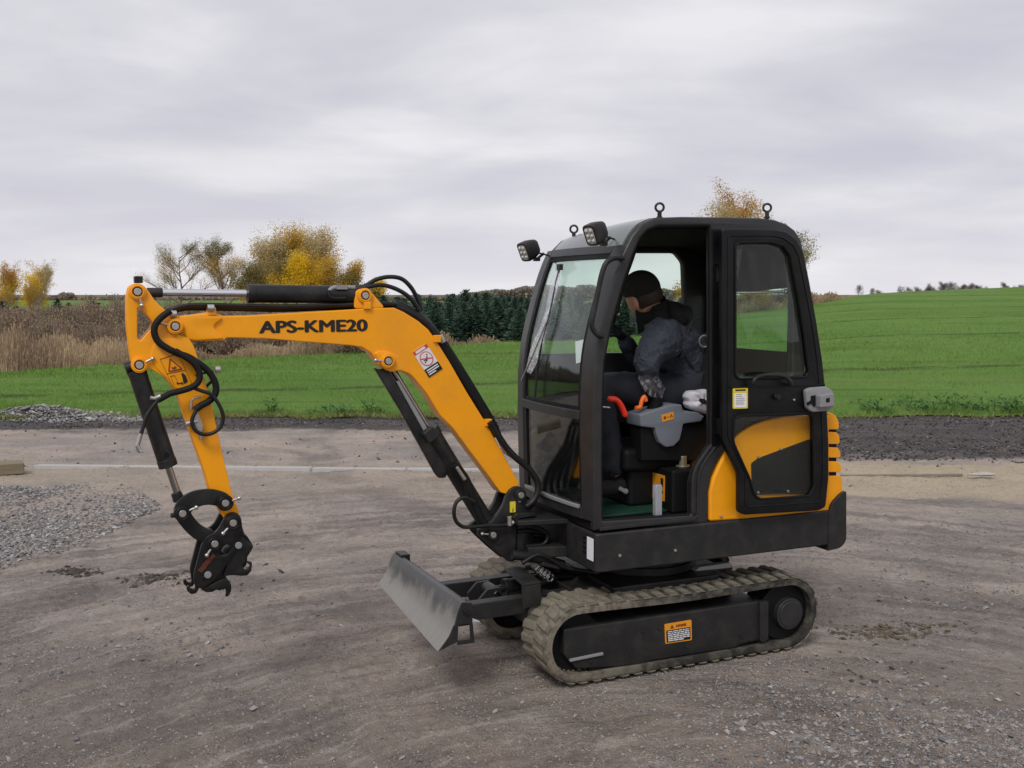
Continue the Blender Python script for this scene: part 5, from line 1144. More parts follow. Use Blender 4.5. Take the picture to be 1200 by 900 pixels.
# swing post
VP = .42
po = roundpoly(P([(593, 583), (597, 575), (603, 570.5), (609, 570), (614, 573), (617, 580), (618, 592), (625, 600), (626, 607), (607, 610), (605, 625), (604, 657), (597, 659), (580, 645), (562, 628), (560, 621), (564, 617), (575, 612), (584, 602), (590, 592)], VP), .010, 3)
SP = plate('swing_post', po, [], VP, VP + .028, M['black'], EX, .004); plate('post_cheek', po, [], VP + .108, VP + .136, M['black'], SP, .004)
mb = MB(); mb.prism(P([(604, 625), (606, 612), (618, 610), (622, 640), (606, 657)], VP), VP + .026, VP + .112); mb.prism(P([(575, 620), (600, 610), (603, 655), (596, 655), (566, 630)], VP), VP + .035, VP + .10); mb.build('post_core', M['black'], SP, bevel=.004)
pin(SP, 609, 579.5, VP, .017, boss=.030, mboss='black'); pin(SP, 576.5, 626, VP, .017, boss=.030, mboss='black', tab=170); bolt(SP, 608.5, 587, VP, .009)
lay = [(bar(.55, .05, .62, .5), 'brownprint'), (bar(.4, .06, .5, .3), 'brownprint')]
label('yellow_tag', SP, [(597.5, 600.5), (604, 600), (604, 587.5), (597.5, 588)], VP - .001, lay, 'yellow')
# boom cylinder with hose guard
mb = MB()
ro_a, ro_b = P3([(455, 425), (505, 507)], VCm); mb.cyl(ro_a, ro_b, .0165, 20)
A, B = P3([(503, 503), (578, 626)], VCm); d = (B - A).normalized()
mb2 = MB(); mb2.cyl(A, B, .043, 32); mb2.cyl(A, A + d * .04, .048, 32); mb2.cyl(B - Vector((0, .07, 0)), B + Vector((0, .07, 0)), .040, 24); BCY = mb2.build('boom_cylinder', M['black'], EX, bevel=.003)
mb.build('rod', M['steelrod'], BCY)
mb = MB(); e0 = P3([(455, 424)], VCm)[0]; mb.cyl(e0 - Vector((0, .04, 0)), e0 + Vector((0, .04, 0)), .034, 20); mb.build('rod_eye', M['black'], BCY, bevel=.003)
VG = VBm + .02
plate('rod_guard', roundpoly(P([(439, 431), (444, 433), (455, 432), (464, 447), (500, 512), (527, 552), (522, 560), (515, 560.5), (511, 556), (470, 482)], VG), .006, 2), [], VG + .0, VG + .03, M['black'], BCY, .004)
mb = MB(); mb.prism(P([(464, 447), (467, 446), (503, 506), (500, 512)], VG), VG - .008, VG + .004); mb.build('guard_trim', M['greymetal'], BCY, bevel=.002)
mb = MB(); p = P3([(503, 503), (509, 505), (504, 515), (498, 512)], VCm - .05); mb.box(p[0].lerp(p[2], .5), (.06, .05, .06), Matrix.Rotation(.95, 3, 'Y')); mb.build('gland', M['skirt'], BCY, bevel=.006)
# hoses and pipes
def hose(pts, v, r=.009, mat='hose', parent=EX, name='hydraulic_hose', dv=None, sub=6):
    p = P3(pts, v)
    if dv is not None:
        for q_, e_ in zip(p, dv): 
            q_.y += e_
    mb = MB(); mb.tube(smoothpts(p, sub), r, 10); return mb.build(name, M[mat], parent)
hose([(400, 338.5), (425, 336), (440, 328), (455, 324.5), (470, 326.5), (481, 336), (489, 350), (494, 364)], VBm + .06, .0105)
hose([(408, 342), (428, 337), (445, 334), (460, 337), (474, 344), (484, 353), (491, 364)], VBm + .02, .0105)
VH = VBm - .03
for i in range(3):
    dy = i * 2.3
    hose([(186, 396 + dy), (181.5, 384), (186, 372 + dy), (198, 364 + dy * .8), (215, 358.5 + dy * .8), (240, 357.2 + dy), (280, 358 + dy), (330, 358.8 + dy), (390, 357.5 + dy * .8), (440, 356 + dy * .8), (463, 356.5 + dy), (478, 362 + dy), (495, 372 + dy), (509, 386 + dy)], VBm + .02 + .025 * i, .0095)
mb = MB(); pp = smoothpts(P3([(463, 359), (480, 366.5), (498, 378), (510, 392), (519, 405)], VBm + .03), 6); mb.tube(pp, .022, 12); mb.tube([p + Vector((.012, .045, .018)) for p in pp], .016, 12); mb.build('hose_bundle', M['hose'], EX)
mb = MB(); pp = P3([(516, 402), (530, 423), (550, 455), (571, 490), (582, 510)], VBm + .03); mb.tube(smoothpts(pp, 5), .026, 12); mb.tube([p + Vector((.02, .05, .02)) for p in smoothpts(pp, 5)], .018, 12); mb.build('hose_bundle', M['sleeve'], EX)
for i in range(4):
    hose([(574, 494 + 2 * i), (583, 509), (593, 524 + i), (604, 536), (615, 545), (624, 555), (630, 566 + i), (629.5, 578), (624, 588), (616, 594 + 2 * i)], VBm - .02 + .045 * i, .0165)
mb = MB()
for px, py in ((518, 397), (591, 527)): p = P3([(px - 2, py - 4), (px + 2, py + 4)], VBm - .0); mb.cyl(p[0], p[1], .014, 12)
for px, py in ((247, 361), (203, 368)): p = P3([(px - 4, py), (px + 4, py)], VBm - .012); mb.cyl(p[0], p[1], .016, 12)
mb.build('hose_fitting', M['zinc'], BOOM, bevel=.002)
# sleeved loops at the arm
hose([(200, 364), (189, 372), (182, 381), (181, 391), (186, 401), (196, 408), (208, 414), (220, 418), (230, 424), (240, 431), (248, 440), (253, 452), (252, 462), (245, 470), (236, 475), (228, 481)], VAm - .03, .0148, 'sleeve', name='sleeved_hose')
hose([(205, 411), (220, 420), (229, 428), (234, 438), (232, 448), (224, 454), (212, 458), (200, 461), (192, 465), (185, 469)], VAm - .055, .0138, 'sleeve', name='sleeved_hose')
hose([(186, 468), (178, 478), (172, 488), (168, 500), (165, 509)], VAm - .06, .0085)
mb = MB(); p = P3([(165, 508), (163.5, 514), (161, 522), (163, 528), (165.5, 529)], VAm - .06); mb.tube(p[:3], .009, 10); mb.tube(p[2:], .010, 10); mb.build('hose_end', M['zinc'], EX)
mb = MB(); p = P3([(188, 464), (181, 467), (176, 466)], VAm - .06); mb.tube(p, .009, 10); mb.build('hose_end', M['zinc'], EX)
hose([(228, 472), (240, 455), (250, 445)], VAm + .02, .007); hose([(229, 440), (240, 437), (250, 435)], VAm - .01, .005)
hose([(230, 481), (225, 492), (228, 503), (238, 509), (250, 507), (259, 499), (261.5, 487), (256, 473), (247, 462), (236, 458), (228, 455)], VAm - .05, .0085)
mb = MB(); p = P3([(252, 433), (258, 433)], VAm - .03); mb.cyl(p[0], p[1], .016, 12); p = P3([(224, 480), (224, 470), (229, 466), (236, 465)], VAm - .02); mb.tube(p, .006, 8); mb.build('hose_fitting', M['zinc'], ARM, bevel=.002)
# hoses by the post
hose([(530, 545), (538, 552), (546, 563), (552, 580), (558, 596), (563, 608), (568, 615)], VBm - .02, .022, 'sleeve', name='sleeved_hose')
hose([(556, 588), (545, 583), (536, 587), (532, 598), (534, 610), (542, 617), (553, 617.5), (570, 616), (590, 615.5), (600, 613), (615, 612), (630, 616)], VP - .03, .0095)
mb = MB(); p = P3([(597, 605), (597.5, 616)], VP - .04); mb.cyl(p[0], p[1], .013, 12); p = P3([(595, 614), (602, 612)], VP - .04); mb.cyl(p[0], p[1], .011, 12); p = P3([(535, 547), (545, 562)], VBm - .04); mb.cyl(p[0], p[1], .009, 10); mb.build('hose_fitting', M['zinc'], SP, bevel=.002)
mb = MB(); mb.prism(roundpoly(P([(599, 606), (606, 601), (626, 600), (627, 604), (608, 607), (602, 611)], VP - .02), .006), VP - .035, VP - .003); mb.build('step_arm', M['black'], SP, bevel=.004)
for i in range(4):
    hose([(606, 618 + 5 * i), (620, 617 + 5 * i), (634, 620 + 4 * i), (642, 628 + 2 * i), (636, 638 + i), (615, 640 + 2 * i)], .40 + .03 * i, .011)
for i in range(5):
    hose([(612, 660 - i), (630, 650 + 2 * i), (645, 655 + 3 * i), (660, 664 + i), (678, 668 + 2 * i), (700, 672 - 2 * i)], .34 + .05 * i, .011)
hose([(635, 692), (652, 694), (668, 700), (680, 704)], .33, .009)
mb = MB()
for i in range(4): p = P3([(632 + 4 * i, 668 + 3 * i), (637 + 4 * i, 676 + 3 * i)], .36); mb.torus(p[0], (1, 0, 0), (0, 0, 1), .018, .007)
mb.build('spring', M['steelrod'], EX)
mb = MB(); p = P3([(628, 664), (645, 651), (652, 656), (636, 666)], .40); mb.box(p[0].lerp(p[2], .5), (.10, .12, .02), Matrix.Rotation(.3, 3, 'Y')); mb.build('joint_cover', M['skirt'], EX, bevel=.004)
mb = MB(); p = P3([(600, 650), (660, 662)], .38); mb.tube([p[0], p[0].lerp(p[1], .5) + Vector((0, 0, .01)), p[1]], .025, 12); mb.build('swing_cylinder', M['skirt'], EX, bevel=.003)

# ---- loose things in the cab
mb = MB()
mb.add(SHEET + [p + Vector((.0, .0006, 0)) for p in SHEET], [(0, 1, 2, 3), (7, 6, 5, 4), (0, 4, 5, 1), (1, 5, 6, 2), (2, 6, 7, 3), (3, 7, 4, 0)])
o = mb.build('paper_sheet', M['paper'], None, smooth=False); tag(o, 'white paper sheet taped inside the windscreen near the front pillar', 'paper')
bg_o = [(801, 466), (805, 458), (811, 457), (819, 458), (824, 454), (831, 459), (834, 470), (834, 482), (829, 487), (816, 483), (806, 479), (802, 474), (806, 470)]
p = P(bg_o, .2); mb = MB(); n = len(p); cx_ = sum(q_[0] for q_ in p) / n; cz_ = sum(q_[1] for q_ in p) / n
rings = []
for k_, (v, s_) in enumerate(((.15, .25), (.155, .7), (.17, .97), (.20, 1.0), (.24, .95), (.27, .6), (.28, .2))):
    for i, q_ in enumerate(p):
        j = 1 + .06 * math.sin(i * 2.7 + k_ * 1.9); mb.v.append(tuple(EX.matrix_basis @ Vector((cx_ + (q_[0] - cx_) * s_ * j, v + .012 * math.sin(i * 1.7 + k_), cz_ + (q_[1] - cz_) * s_ * j))))
for k_ in range(6):
    for i in range(n): mb.f.append((k_ * n + i, k_ * n + (i + 1) % n, (k_ + 1) * n + (i + 1) % n, (k_ + 1) * n + i)); mb.m.append(0)
o = mb.build('plastic_bag', M['bag'], None, sub=1); tag(o, 'crumpled white plastic carrier bag lying on the armrest inside the cab', 'bag')
# ------------------------------------------------------------------ operator
PB = Vector((.62, .46, .765)); PE = empty('person', tuple(EX.matrix_basis @ PB), TH)
tag(PE, 'person in dark navy work jacket and black cap leaning forward on the cab seat', 'person')
def J(px, py, v): return Vector((loc(px, py, v)[0], v, loc(px, py, v)[1])) - PB
def skin(name, nodes, edges, mat, parent, sub=2, root=0, scl=None, post=None):
    me = bpy.data.meshes.new(name); me.from_pydata([tuple(n[0]) for n in nodes], edges, []); o = bpy.data.objects.new(name, me); C.objects.link(o)
    md = o.modifiers.new('s', 'SKIN'); md.use_smooth_shade = True; md.branch_smoothing = .6
    for i, n in enumerate(nodes):
        r = n[1]; sv = me.skin_vertices[0].data[i]; sv.radius = r if isinstance(r, tuple) else (r, r); sv.use_root = (i == root)
    sb = o.modifiers.new('u', 'SUBSURF'); sb.levels = sb.render_levels = sub
    m2 = bpy.data.meshes.new_from_object(o.evaluated_get(bpy.context.evaluated_depsgraph_get())); bpy.data.objects.remove(o)
    if post: 
        for v_ in m2.vertices: v_.co = post(v_.co.copy())
    m2.materials.clear(); m2.name = name; return meshobj(name, m2, mat, parent)
hd = J(754, 349, .47); nk = J(768, 372, .46)
fwd = Vector((-.28, .89, -.36)).normalized(); upv = Vector((-.30, .05, .95)); side = fwd.cross(upv).normalized(); upv = side.cross(fwd).normalized()
HR = Matrix((( fwd.x, side.x, upv.x), (fwd.y, side.y, upv.y), (fwd.z, side.z, upv.z)))     # columns: forward, right, up
sh_n, sh_f = J(788, 386, .285), J(782, 384, .64); ch = J(795, 398, .46); wa = J(806, 432, .46); pe = J(806, 458, .46)
el_n, hn = J(754, 424, .215), J(763, 444, .22); el_f, hf = J(748, 424, .66), J(730, 396, .60)
kn, an = J(700, 452, .34), J(722, 560, .34); kf, af = J(692, 450, .60), J(712, 558, .58)
hpn, hpf = J(800, 462, .38), J(800, 462, .54)
# the body: one skinned figure
bodyn = [(pe, (.11, .09)), (wa, (.10, .08)), (ch, (.11, .08)), (J(776, 380, .46), (.065, .06)), (nk, .055), (nk.lerp(hd, .6), .052), (sh_n + Vector((-.02, .05, 0)), .028), (el_n, .030), (hn, .026), (sh_f, .028), (el_f, .030), (hf, .03), (hpn, .09), (kn, .06), (an, .04), (hpf, .09), (kf, .06), (af, .04)]
bode = [(0, 1), (1, 2), (2, 3), (3, 4), (4, 5), (2, 6), (6, 7), (7, 8), (2, 9), (9, 10), (10, 11), (0, 12), (12, 13), (13, 14), (0, 15), (15, 16), (16, 17)]
BODY = skin('body', bodyn, bode, M['skin'], PE)
def headfn(d, p):
    x, y, z = d
    p = Vector((x * .098, y * .076, z * .118))
    if z < -.1 and x < .2: p.x *= 1 + .25 * z                      # nape
    p.x += .022 * math.exp(-((y / .16) ** 2 + ((z + .12) / .16) ** 2)) * (x > .4)      # nose
    p.x -= .010 * math.exp(-((abs(y) - .36) ** 2 / .02 + ((z - .10) / .14) ** 2)) * (x > .3)   # eye sockets
    p.x += .008 * math.exp(-((y / .25) ** 2 + ((z + .48) / .08) ** 2)) * (x > .3)      # lips
    p.x += .012 * math.exp(-((y / .3) ** 2 + ((z + .82) / .12) ** 2)) * (x > .1)       # chin
    return p
mb = MB(); mb.ball(hd, 1, 40, 30, rot=HR, fn=headfn)
for s_ in (-1, 1):
    c_ = hd + HR @ Vector((-.006, s_ * .076, -.008)); mb.ball(c_, 1, 14, 10, rot=HR, fn=lambda d, p: Vector((d.x * .020 - .004 * d.z, s_ * (.006 + d.y * .009 + .006 * (d.x < 0)), d.z * .034)))
    mb.torus(c_ + HR @ Vector((0, s_ * .012, .004)), HR @ Vector((.6, 0, 0)), HR @ Vector((0, 0, 1)), .024, .005, 16, 6)
mb.build('head', M['skin'], BODY)
mb = MB()
for s_ in (-1, 1): mb.ball(hd + HR @ Vector((.086, s_ * .031, .010)), .009, 10, 8)
mb.build('eyes', M['hair'], BODY)
mb = MB(); mb.ball(hd + HR @ Vector((-.010, 0, .010)), 1, 32, 22, rot=HR, fn=lambda d, p: Vector((d.x * .104, d.y * .083, d.z * .112)) if not (d.x > .1 and d.z < .25) and not (d.z < -.55) else Vector((d.x * .085, d.y * .070, d.z * .1)))
mb.build('hair', M['hair'], PE)
mb = MB(); mb.ball(hd + HR @ Vector((-.012, 0, .045)), 1, 36, 24, rot=HR @ Matrix.Rotation(-.18, 3, 'Y'), fn=lambda d, p: Vector((d.x * .109, d.y * .089, max(d.z, -.12 - .30 * (d.x < -.1)) * .100)) * (1 + .012 * math.sin(40 * math.atan2(d.y, d.x)) * (d.z < .5)))
mb.build('beanie', M['beanie'], PE)
# jacket, trousers, boots, gloves
jn = [(wa, (.165, .14)), (J(801, 415, .46), (.17, .14)), (ch, (.165, .135)), (J(784, 384, .46), (.11, .10)), (sh_n + Vector((.0, .03, .0)), .088), (sh_n.lerp(el_n, .5), .088), (el_n, .078), (el_n.lerp(hn, 1.12), .052), (sh_f + Vector((0, -.03, 0)), .088), (sh_f.lerp(el_f, .5), .075), (el_f, .062), (el_f.lerp(hf, 1.08), .046), (pe + Vector((0, 0, .02)), (.165, .14))]
def wr(co):
    n = math.sin(co.x * 61 + 9 * math.sin(co.z * 23 + co.y * 11)) + .7 * math.sin(co.z * 83 + co.x * 40 + 3 * math.sin(co.y * 37))
    c_ = Vector((.1, 0, .55)); d = (co - c_); return co + d.normalized() * .007 * n
skin('jacket', jn, [(0, 1), (1, 2), (2, 3), (2, 4), (4, 5), (5, 6), (6, 7), (2, 8), (8, 9), (9, 10), (10, 11), (0, 12)], M['jacket'], PE, sub=3, post=wr)
hn_ = [(J(764, 372, .44), .088), (J(776, 362, .44), .105), (J(790, 364, .44), .105), (J(803, 374, .46), .085), (J(796, 378, .31), .062), (J(786, 372, .60), .07), (J(760, 382, .44), .058), (J(768, 362, .42), .075), (J(758, 380, .40), .075)]
skin('hood', hn_, [(0, 1), (1, 2), (2, 3), (2, 4), (2, 5), (0, 6), (0, 7), (0, 8)], M['hood'], PE, post=wr)
skin('trousers', [(pe, (.15, .13)), (hpn, .115), (hpn.lerp(kn, .5), .098), (kn, .083), (kn.lerp(an, .5), .068), (an, .058), (hpf, .115), (hpf.lerp(kf, .5), .098), (kf, .083), (kf.lerp(af, .5), .068), (af, .058)], [(0, 1), (1, 2), (2, 3), (3, 4), (4, 5), (0, 6), (6, 7), (7, 8), (8, 9), (9, 10)], M['trouser'], PE, post=wr)
for a_ in (an, af):
    f0 = a_ + Vector((.03, 0, -.045)); skin('boot', [(a_, .052), (f0, .05), (f0 + Vector((-.11, 0, -.005)), (.05, .042)), (f0 + Vector((-.19, 0, -.012)), (.045, .032))], [(0, 1), (1, 2), (2, 3)], M['hood'], PE)
def glove(wr_, d, n_, s_):
    d = d.normalized(); n_ = (n_ - d * n_.dot(d)).normalized(); t_ = d.cross(n_) * s_
    nodes = [(wr_, .032), (wr_ + d * .045, (.040, .026)), (wr_ + d * .078, (.040, .022))]; edges = [(0, 1), (1, 2)]
    for k, (off, L) in enumerate(((-.030, .072), (-.010, .080), (.011, .075), (.031, .060))):
        b_ = wr_ + d * .082 + t_ * off; i = len(nodes)
        nodes += [(b_, .0115), (b_ + d * L * .40 - n_ * .010, .0115), (b_ + d * L * .45 - n_ * (.012 + L * .40), .0105), (b_ + d * L * .12 - n_ * (.014 + L * .52), .0098)]; edges += [(2, i), (i, i + 1), (i + 1, i + 2), (i + 2, i + 3)]
    i = len(nodes); b_ = wr_ + d * .03 - t_ * .034
    nodes += [(b_ - t_ * .006, .016), (b_ + d * .03 - t_ * .010 - n_ * .022, .013), (b_ + d * .05 + t_ * .006 - n_ * .042, .011)]; edges += [(1, i), (i, i + 1), (i + 1, i + 2)]
    skin('glove', nodes, edges, M['glove'], PE, sub=1)
glove(hn.lerp(el_n, .25), hn - el_n + Vector((-.03, 0, -.03)), Vector((-.3, -.5, .8)), 1)
glove(hf.lerp(el_f, .08), Vector((-.6, -.25, .45)), Vector((.2, -.8, .5)), -1)
# ------------------------------------------------------------------ trees, shrubs, reeds, far woods
def leafmat(name, a, b_, rough=.7, trans=.42):
    m, t, b = newmat(name); q = NB(t)
    q.put(b.inputs['Base Color'], q.mix(q.ramp(q.noise(1.3, 5, .75), .3, .7), a, b_)); b.inputs['Roughness'].default_value = rough
    b.inputs['Specular IOR Level'].default_value = .2
    tl = q.n('ShaderNodeBsdfTranslucent'); mx = q.n('ShaderNodeMixShader'); mx.inputs[0].default_value = trans; t.links.new(b.inputs['Base Color'].links[0].from_socket, tl.inputs[0])
    t.links.new(b.outputs[0], mx.inputs[1]); t.links.new(tl.outputs[0], mx.inputs[2]); t.links.new(mx.outputs[0], t.nodes['Material Output'].inputs[0]); return m
BK = {'bark': paint('grey_bark', (.10, .088, .078), .9, var=.3, scale=8), 'white': paint('birch_bark', (.52, .50, .46), .8, var=.35, scale=6), 'twig': paint('brown_twig', (.19, .145, .115), .9, var=.3)}
LM = {'birch': leafmat('birch_leaf', (.72, .46, .04), (.52, .36, .07)), 'gold': leafmat('gold_leaf', (.92, .62, .02), (.75, .58, .05)), 'rust': leafmat('rust_leaf', (.62, .34, .08), (.48, .31, .11)), 'olive': leafmat('olive_leaf', (.20, .18, .06), (.30, .24, .09)),
      'pale': leafmat('pale_leaf', (.56, .46, .25), (.62, .52, .28)), 'fir': leafmat('fir_needle', (.080, .150, .098), (.23, .345, .25)), 'firdark': leafmat('dark_fir_needle', (.018, .042, .032), (.04, .08, .062)),  # fir needles lightened so their colour carries some haze
      'scrub': leafmat('brown_scrub', (.52, .40, .28), (.37, .28, .195)), 'scrubgreen': leafmat('olive_scrub', (.44, .39, .19), (.33, .29, .15)), 'redscrub': leafmat('russet_scrub', (.55, .37, .20), (.42, .31, .18)),
      'weed': leafmat('weed_leaf', (.05, .14, .03), (.10, .20, .06)), 'bluegreen': leafmat('blue_green_leaf', (.04, .11, .065), (.08, .16, .10)), 'far': leafmat('far_wood', (.22, .185, .145), (.17, .165, .135)), 'farhaze': leafmat('hazed_far_wood', (.36, .33, .33), (.29, .27, .275))}  # last entry: aerial haze painted into the pale grey leaf colour, no air volume
LN, LS = 2.6, .64
def growtree(seed, H, spread, levels=4, trunk=.03, nb=(5, 4, 4), up=.35, base=.15, crownpow=1.0, r0=None, droop=0.0):
    rnd = random.Random(seed); mb = MB(); tips = []
    def branch(p, d, L, r, lev):
        n = 4 if lev < 2 else 2; pts = [p]; q = p.copy(); dd = d.copy()
        for i in range(n):
            dd = (dd + Vector((rnd.gauss(0, .13), rnd.gauss(0, .13), rnd.gauss(.03, .08) + (up * .12 if lev else 0) - droop * (lev > 1)))).normalized(); q = q + dd * L / n; pts.append(q)
        mb.tube(pts, r, 6 if lev == 0 else (4 if lev == 1 else 3), caps=False, r1=r * (.25 if lev == 0 else .35))
        if lev >= levels - 2: tips.extend([(pts[k], dd) for k in range(1, n + 1)])
        if lev < levels - 1:
            k = nb[min(lev, len(nb) - 1)]
            for i in range(k):
                t_ = base + (1 - base) * (i + rnd.random()) / k if lev == 0 else .25 + .75 * (i + rnd.random()) / k
                idx = min(int(t_ * n), n - 1); f_ = t_ * n - idx; b0 = pts[idx].lerp(pts[idx + 1], min(f_, 1))
                a = rnd.random() * 6.283; sp_ = rnd.uniform(.6, 1.05) * (spread if lev == 0 else .8)
                nd = (d * (1 - .35 * sp_) + Vector((math.cos(a), math.sin(a), 0)) * sp_ + Vector((0, 0, up * .4))).normalized()
                branch(b0, nd, L * rnd.uniform(.38, .58) * (1.15 - .55 * t_ if lev == 0 else 1), r * (.55 - .2 * t_), lev + 1)
    branch(Vector((0, 0, 0)), Vector((rnd.gauss(0, .04), rnd.gauss(0, .04), 1)).normalized(), H * .82, r0 or H * trunk, 0)
    return mb, tips
def leaves(tips, n, size, spread, seed, flat_=False):
    size = size * LS
    r = np.random.default_rng(seed); k = r.integers(0, len(tips), n); c = np.array([tuple(tips[i][0]) for i in k]) + np.clip(r.normal(0, spread, (n, 3)), -1.25 * spread, 1.25 * spread)
    a = r.normal(0, 1, (n, 3)); a /= np.linalg.norm(a, axis=1, keepdims=True); b_ = np.cross(a, r.normal(0, 1, (n, 3))); b_ /= np.linalg.norm(b_, axis=1, keepdims=True)
    s = size * r.uniform(.5, 1.3, (n, 1)); return np.stack([c - a * s, c + b_ * s * .6, c + a * s, c - b_ * s * .6], 1)
def treething(name, label, at, variant, parts, group=None, cat='tree', rz=0.0, scale=1.0):
    e = empty(name, at, rz); e.scale = (scale,) * 3; tag(e, label, cat, group)
    for nm, me in parts: link(bpy.data.objects.new(nm, me), e)
    return e
def asmesh(mb, mat, name):
    me = mb.mesh(name); me.materials.append(mat); return me
def maketree(seed, H, leafn, leafsize, leafmats, bark, lspread=.25, **kw):
    mb, tips = growtree(seed, H, **kw); parts = [('trunk', asmesh(mb, BK[bark], 'trunk'))]
    leafn = int(leafn * LN)
    if leafn:
        v = leaves(tips, leafn, leafsize, lspread, seed); mi = np.random.default_rng(seed).choice(len(leafmats), leafn, p=None)
        hv = v[:, 0, 2]; me = trimesh('_crown', v, [LM[k] for k in leafmats], mi); parts.append(('crown', me))
    return parts
def gz(x, y): return float(landz(x, y)) - .1
def place(px, Y): X = (px - CX) / F * Y; return (X, Y, gz(X, Y))
def height(py, Y, z0): return EYE - (py - HOR) / F * Y - z0
# trees beyond the boom
def T(name, label, px, top, Y, seed, leafn, lsz, mats, bark, group=None, **kw):
    p = place(px, Y); H = height(top, Y, p[2]); parts = maketree(seed, H, leafn, lsz * Y / 100, mats, bark, **kw); return treething(name, label, p, 0, parts, group)
T('bare_tree', 'round nearly bare tree with pale leaves, leftmost of the trees above the boom', 212, 286, 100, 11, 6500, .055, ['pale', 'pale', 'olive'], 'twig', spread=1.25, nb=(14, 8, 6, 4), levels=4, base=.12, lspread=.22, trunk=.018)
T('bare_tree', 'thin leafed tree standing between the bare tree and the yellow birches', 266, 284, 102, 12, 9000, .065, ['pale', 'birch', 'olive'], 'twig', spread=1.1, nb=(13, 8, 6, 4), levels=4, base=.12, lspread=.25, trunk=.018)
T('birch_tree', 'tall rust topped birch, highest of the autumn trees above the boom', 350, 276, 108, 13, 7000, .105, ['rust', 'birch', 'pale', 'birch'], 'twig', spread=.62, nb=(20, 7, 4), base=.05, lspread=.48, trunk=.014)
T('birch_tree', 'rust brown birch left of the highest autumn tree', 324, 286, 107, 14, 6500, .10, ['rust', 'birch', 'pale', 'pale'], 'twig', spread=.75, nb=(18, 7, 4), base=.05, lspread=.48, trunk=.014)
for px, top, sd_, n_, mt_, lb in ((318, 312, 151, 3600, ['gold', 'birch', 'olive'], 'slim yellow tree at the left of the low yellow row above the boom cylinder'), (333, 305, 152, 4200, ['gold', 'gold', 'birch'], 'slim bright yellow tree, second in the low yellow row'), (350, 309, 153, 4200, ['gold', 'gold', 'gold'], 'slim bright yellow tree in the middle of the low yellow row'), (367, 305, 154, 4200, ['gold', 'gold', 'birch'], 'slim bright yellow tree, fourth in the low yellow row'), (383, 309, 155, 3600, ['gold', 'birch', 'birch'], 'slim golden tree, fifth in the low yellow row'), (404, 312, 157, 3000, ['gold', 'olive', 'birch'], 'slim golden tree ending the low yellow row at the right')):
    T('birch_tree', lb, px, top, 98 + sd_ % 3, sd_, n_, .10, mt_, 'twig', 'low yellow trees in front of the rust birches', spread=.55, nb=(18, 6, 4), base=.02, lspread=.36, trunk=.014, up=.6)
T('birch_tree', 'yellow green tree right of the bare pair', 300, 318, 97, 17, 5000, .11, ['gold', 'olive', 'olive'], 'twig', spread=.9, nb=(10, 6, 5), base=.05, lspread=.5, trunk=.016)
T('birch_tree', 'orange brown birch far right of the group above the boom cylinder', 374, 279, 110, 18, 6500, .105, ['rust', 'birch', 'birch', 'pale'], 'twig', spread=.6, nb=(20, 7, 4), base=.05, lspread=.46, trunk=.014)
T('bare_tree', 'slender nearly leafless tree behind the boom hoses', 420, 318, 100, 19, 900, .09, ['pale', 'olive'], 'twig', spread=.5, nb=(10, 6, 4), base=.1, lspread=.25, trunk=.014)
T('birch_tree', 'golden low tree behind the boom top hoses', 436, 330, 96, 20, 3000, .10, ['birch', 'olive', 'gold'], 'twig', spread=.8, nb=(9, 6, 4), base=.05, lspread=.3, trunk=.014)
# birches at the left edge
T('birch_tree', 'thin golden birch with white trunk, nearest the left edge', 9, 322, 50, 21, 5200, .085, ['birch', 'gold', 'rust'], 'white', spread=.30, nb=(24, 5, 3), base=.30, lspread=.09, trunk=.011)
T('birch_tree', 'tallest thin birch at the left, its top nearly bare', 26, 310, 51, 22, 3400, .08, ['birch', 'gold', 'pale'], 'white', spread=.24, nb=(24, 5, 3), base=.34, lspread=.08, trunk=.011)
T('birch_tree', 'golden birch right of the tallest thin birch', 40, 329, 52, 23, 5200, .085, ['gold', 'birch', 'gold'], 'white', spread=.28, nb=(24, 5, 3), base=.28, lspread=.09, trunk=.011)
T('birch_tree', 'golden birch just outside the left edge', -22, 325, 52, 27, 2400, .085, ['gold', 'birch', 'rust'], 'white', spread=.5, nb=(13, 5, 4), base=.2, lspread=.11, trunk=.011)
# trees behind the cab
T('birch_tree', 'orange brown birch rising behind the cab roof', 846, 222, 64, 24, 8500, .115, ['rust', 'birch', 'pale', 'rust'], 'bark', spread=.62, nb=(14, 7, 5), base=.15, lspread=.25, trunk=.013)
T('leafy_tree', 'olive green tree showing right of the cab behind its rear pillar', 925, 272, 72, 25, 8000, .12, ['olive', 'scrubgreen', 'olive', 'olive'], 'bark', spread=.75, nb=(13, 7, 5), base=.08, lspread=.28, trunk=.016)
T('leafy_tree', 'yellowing bushy tree seen through the door window', 885, 318, 70, 26, 6000, .12, ['birch', 'gold', 'olive'], 'bark', spread=.9, nb=(12, 6, 5), base=.05, lspread=.28, trunk=.016)
T('leafy_tree', 'bushy tree hidden by the cab left of the yellowing one', 810, 330, 68, 28, 5000, .12, ['olive', 'birch', 'scrub'], 'bark', spread=.9, nb=(12, 6, 5), base=.05, lspread=.28, trunk=.016)
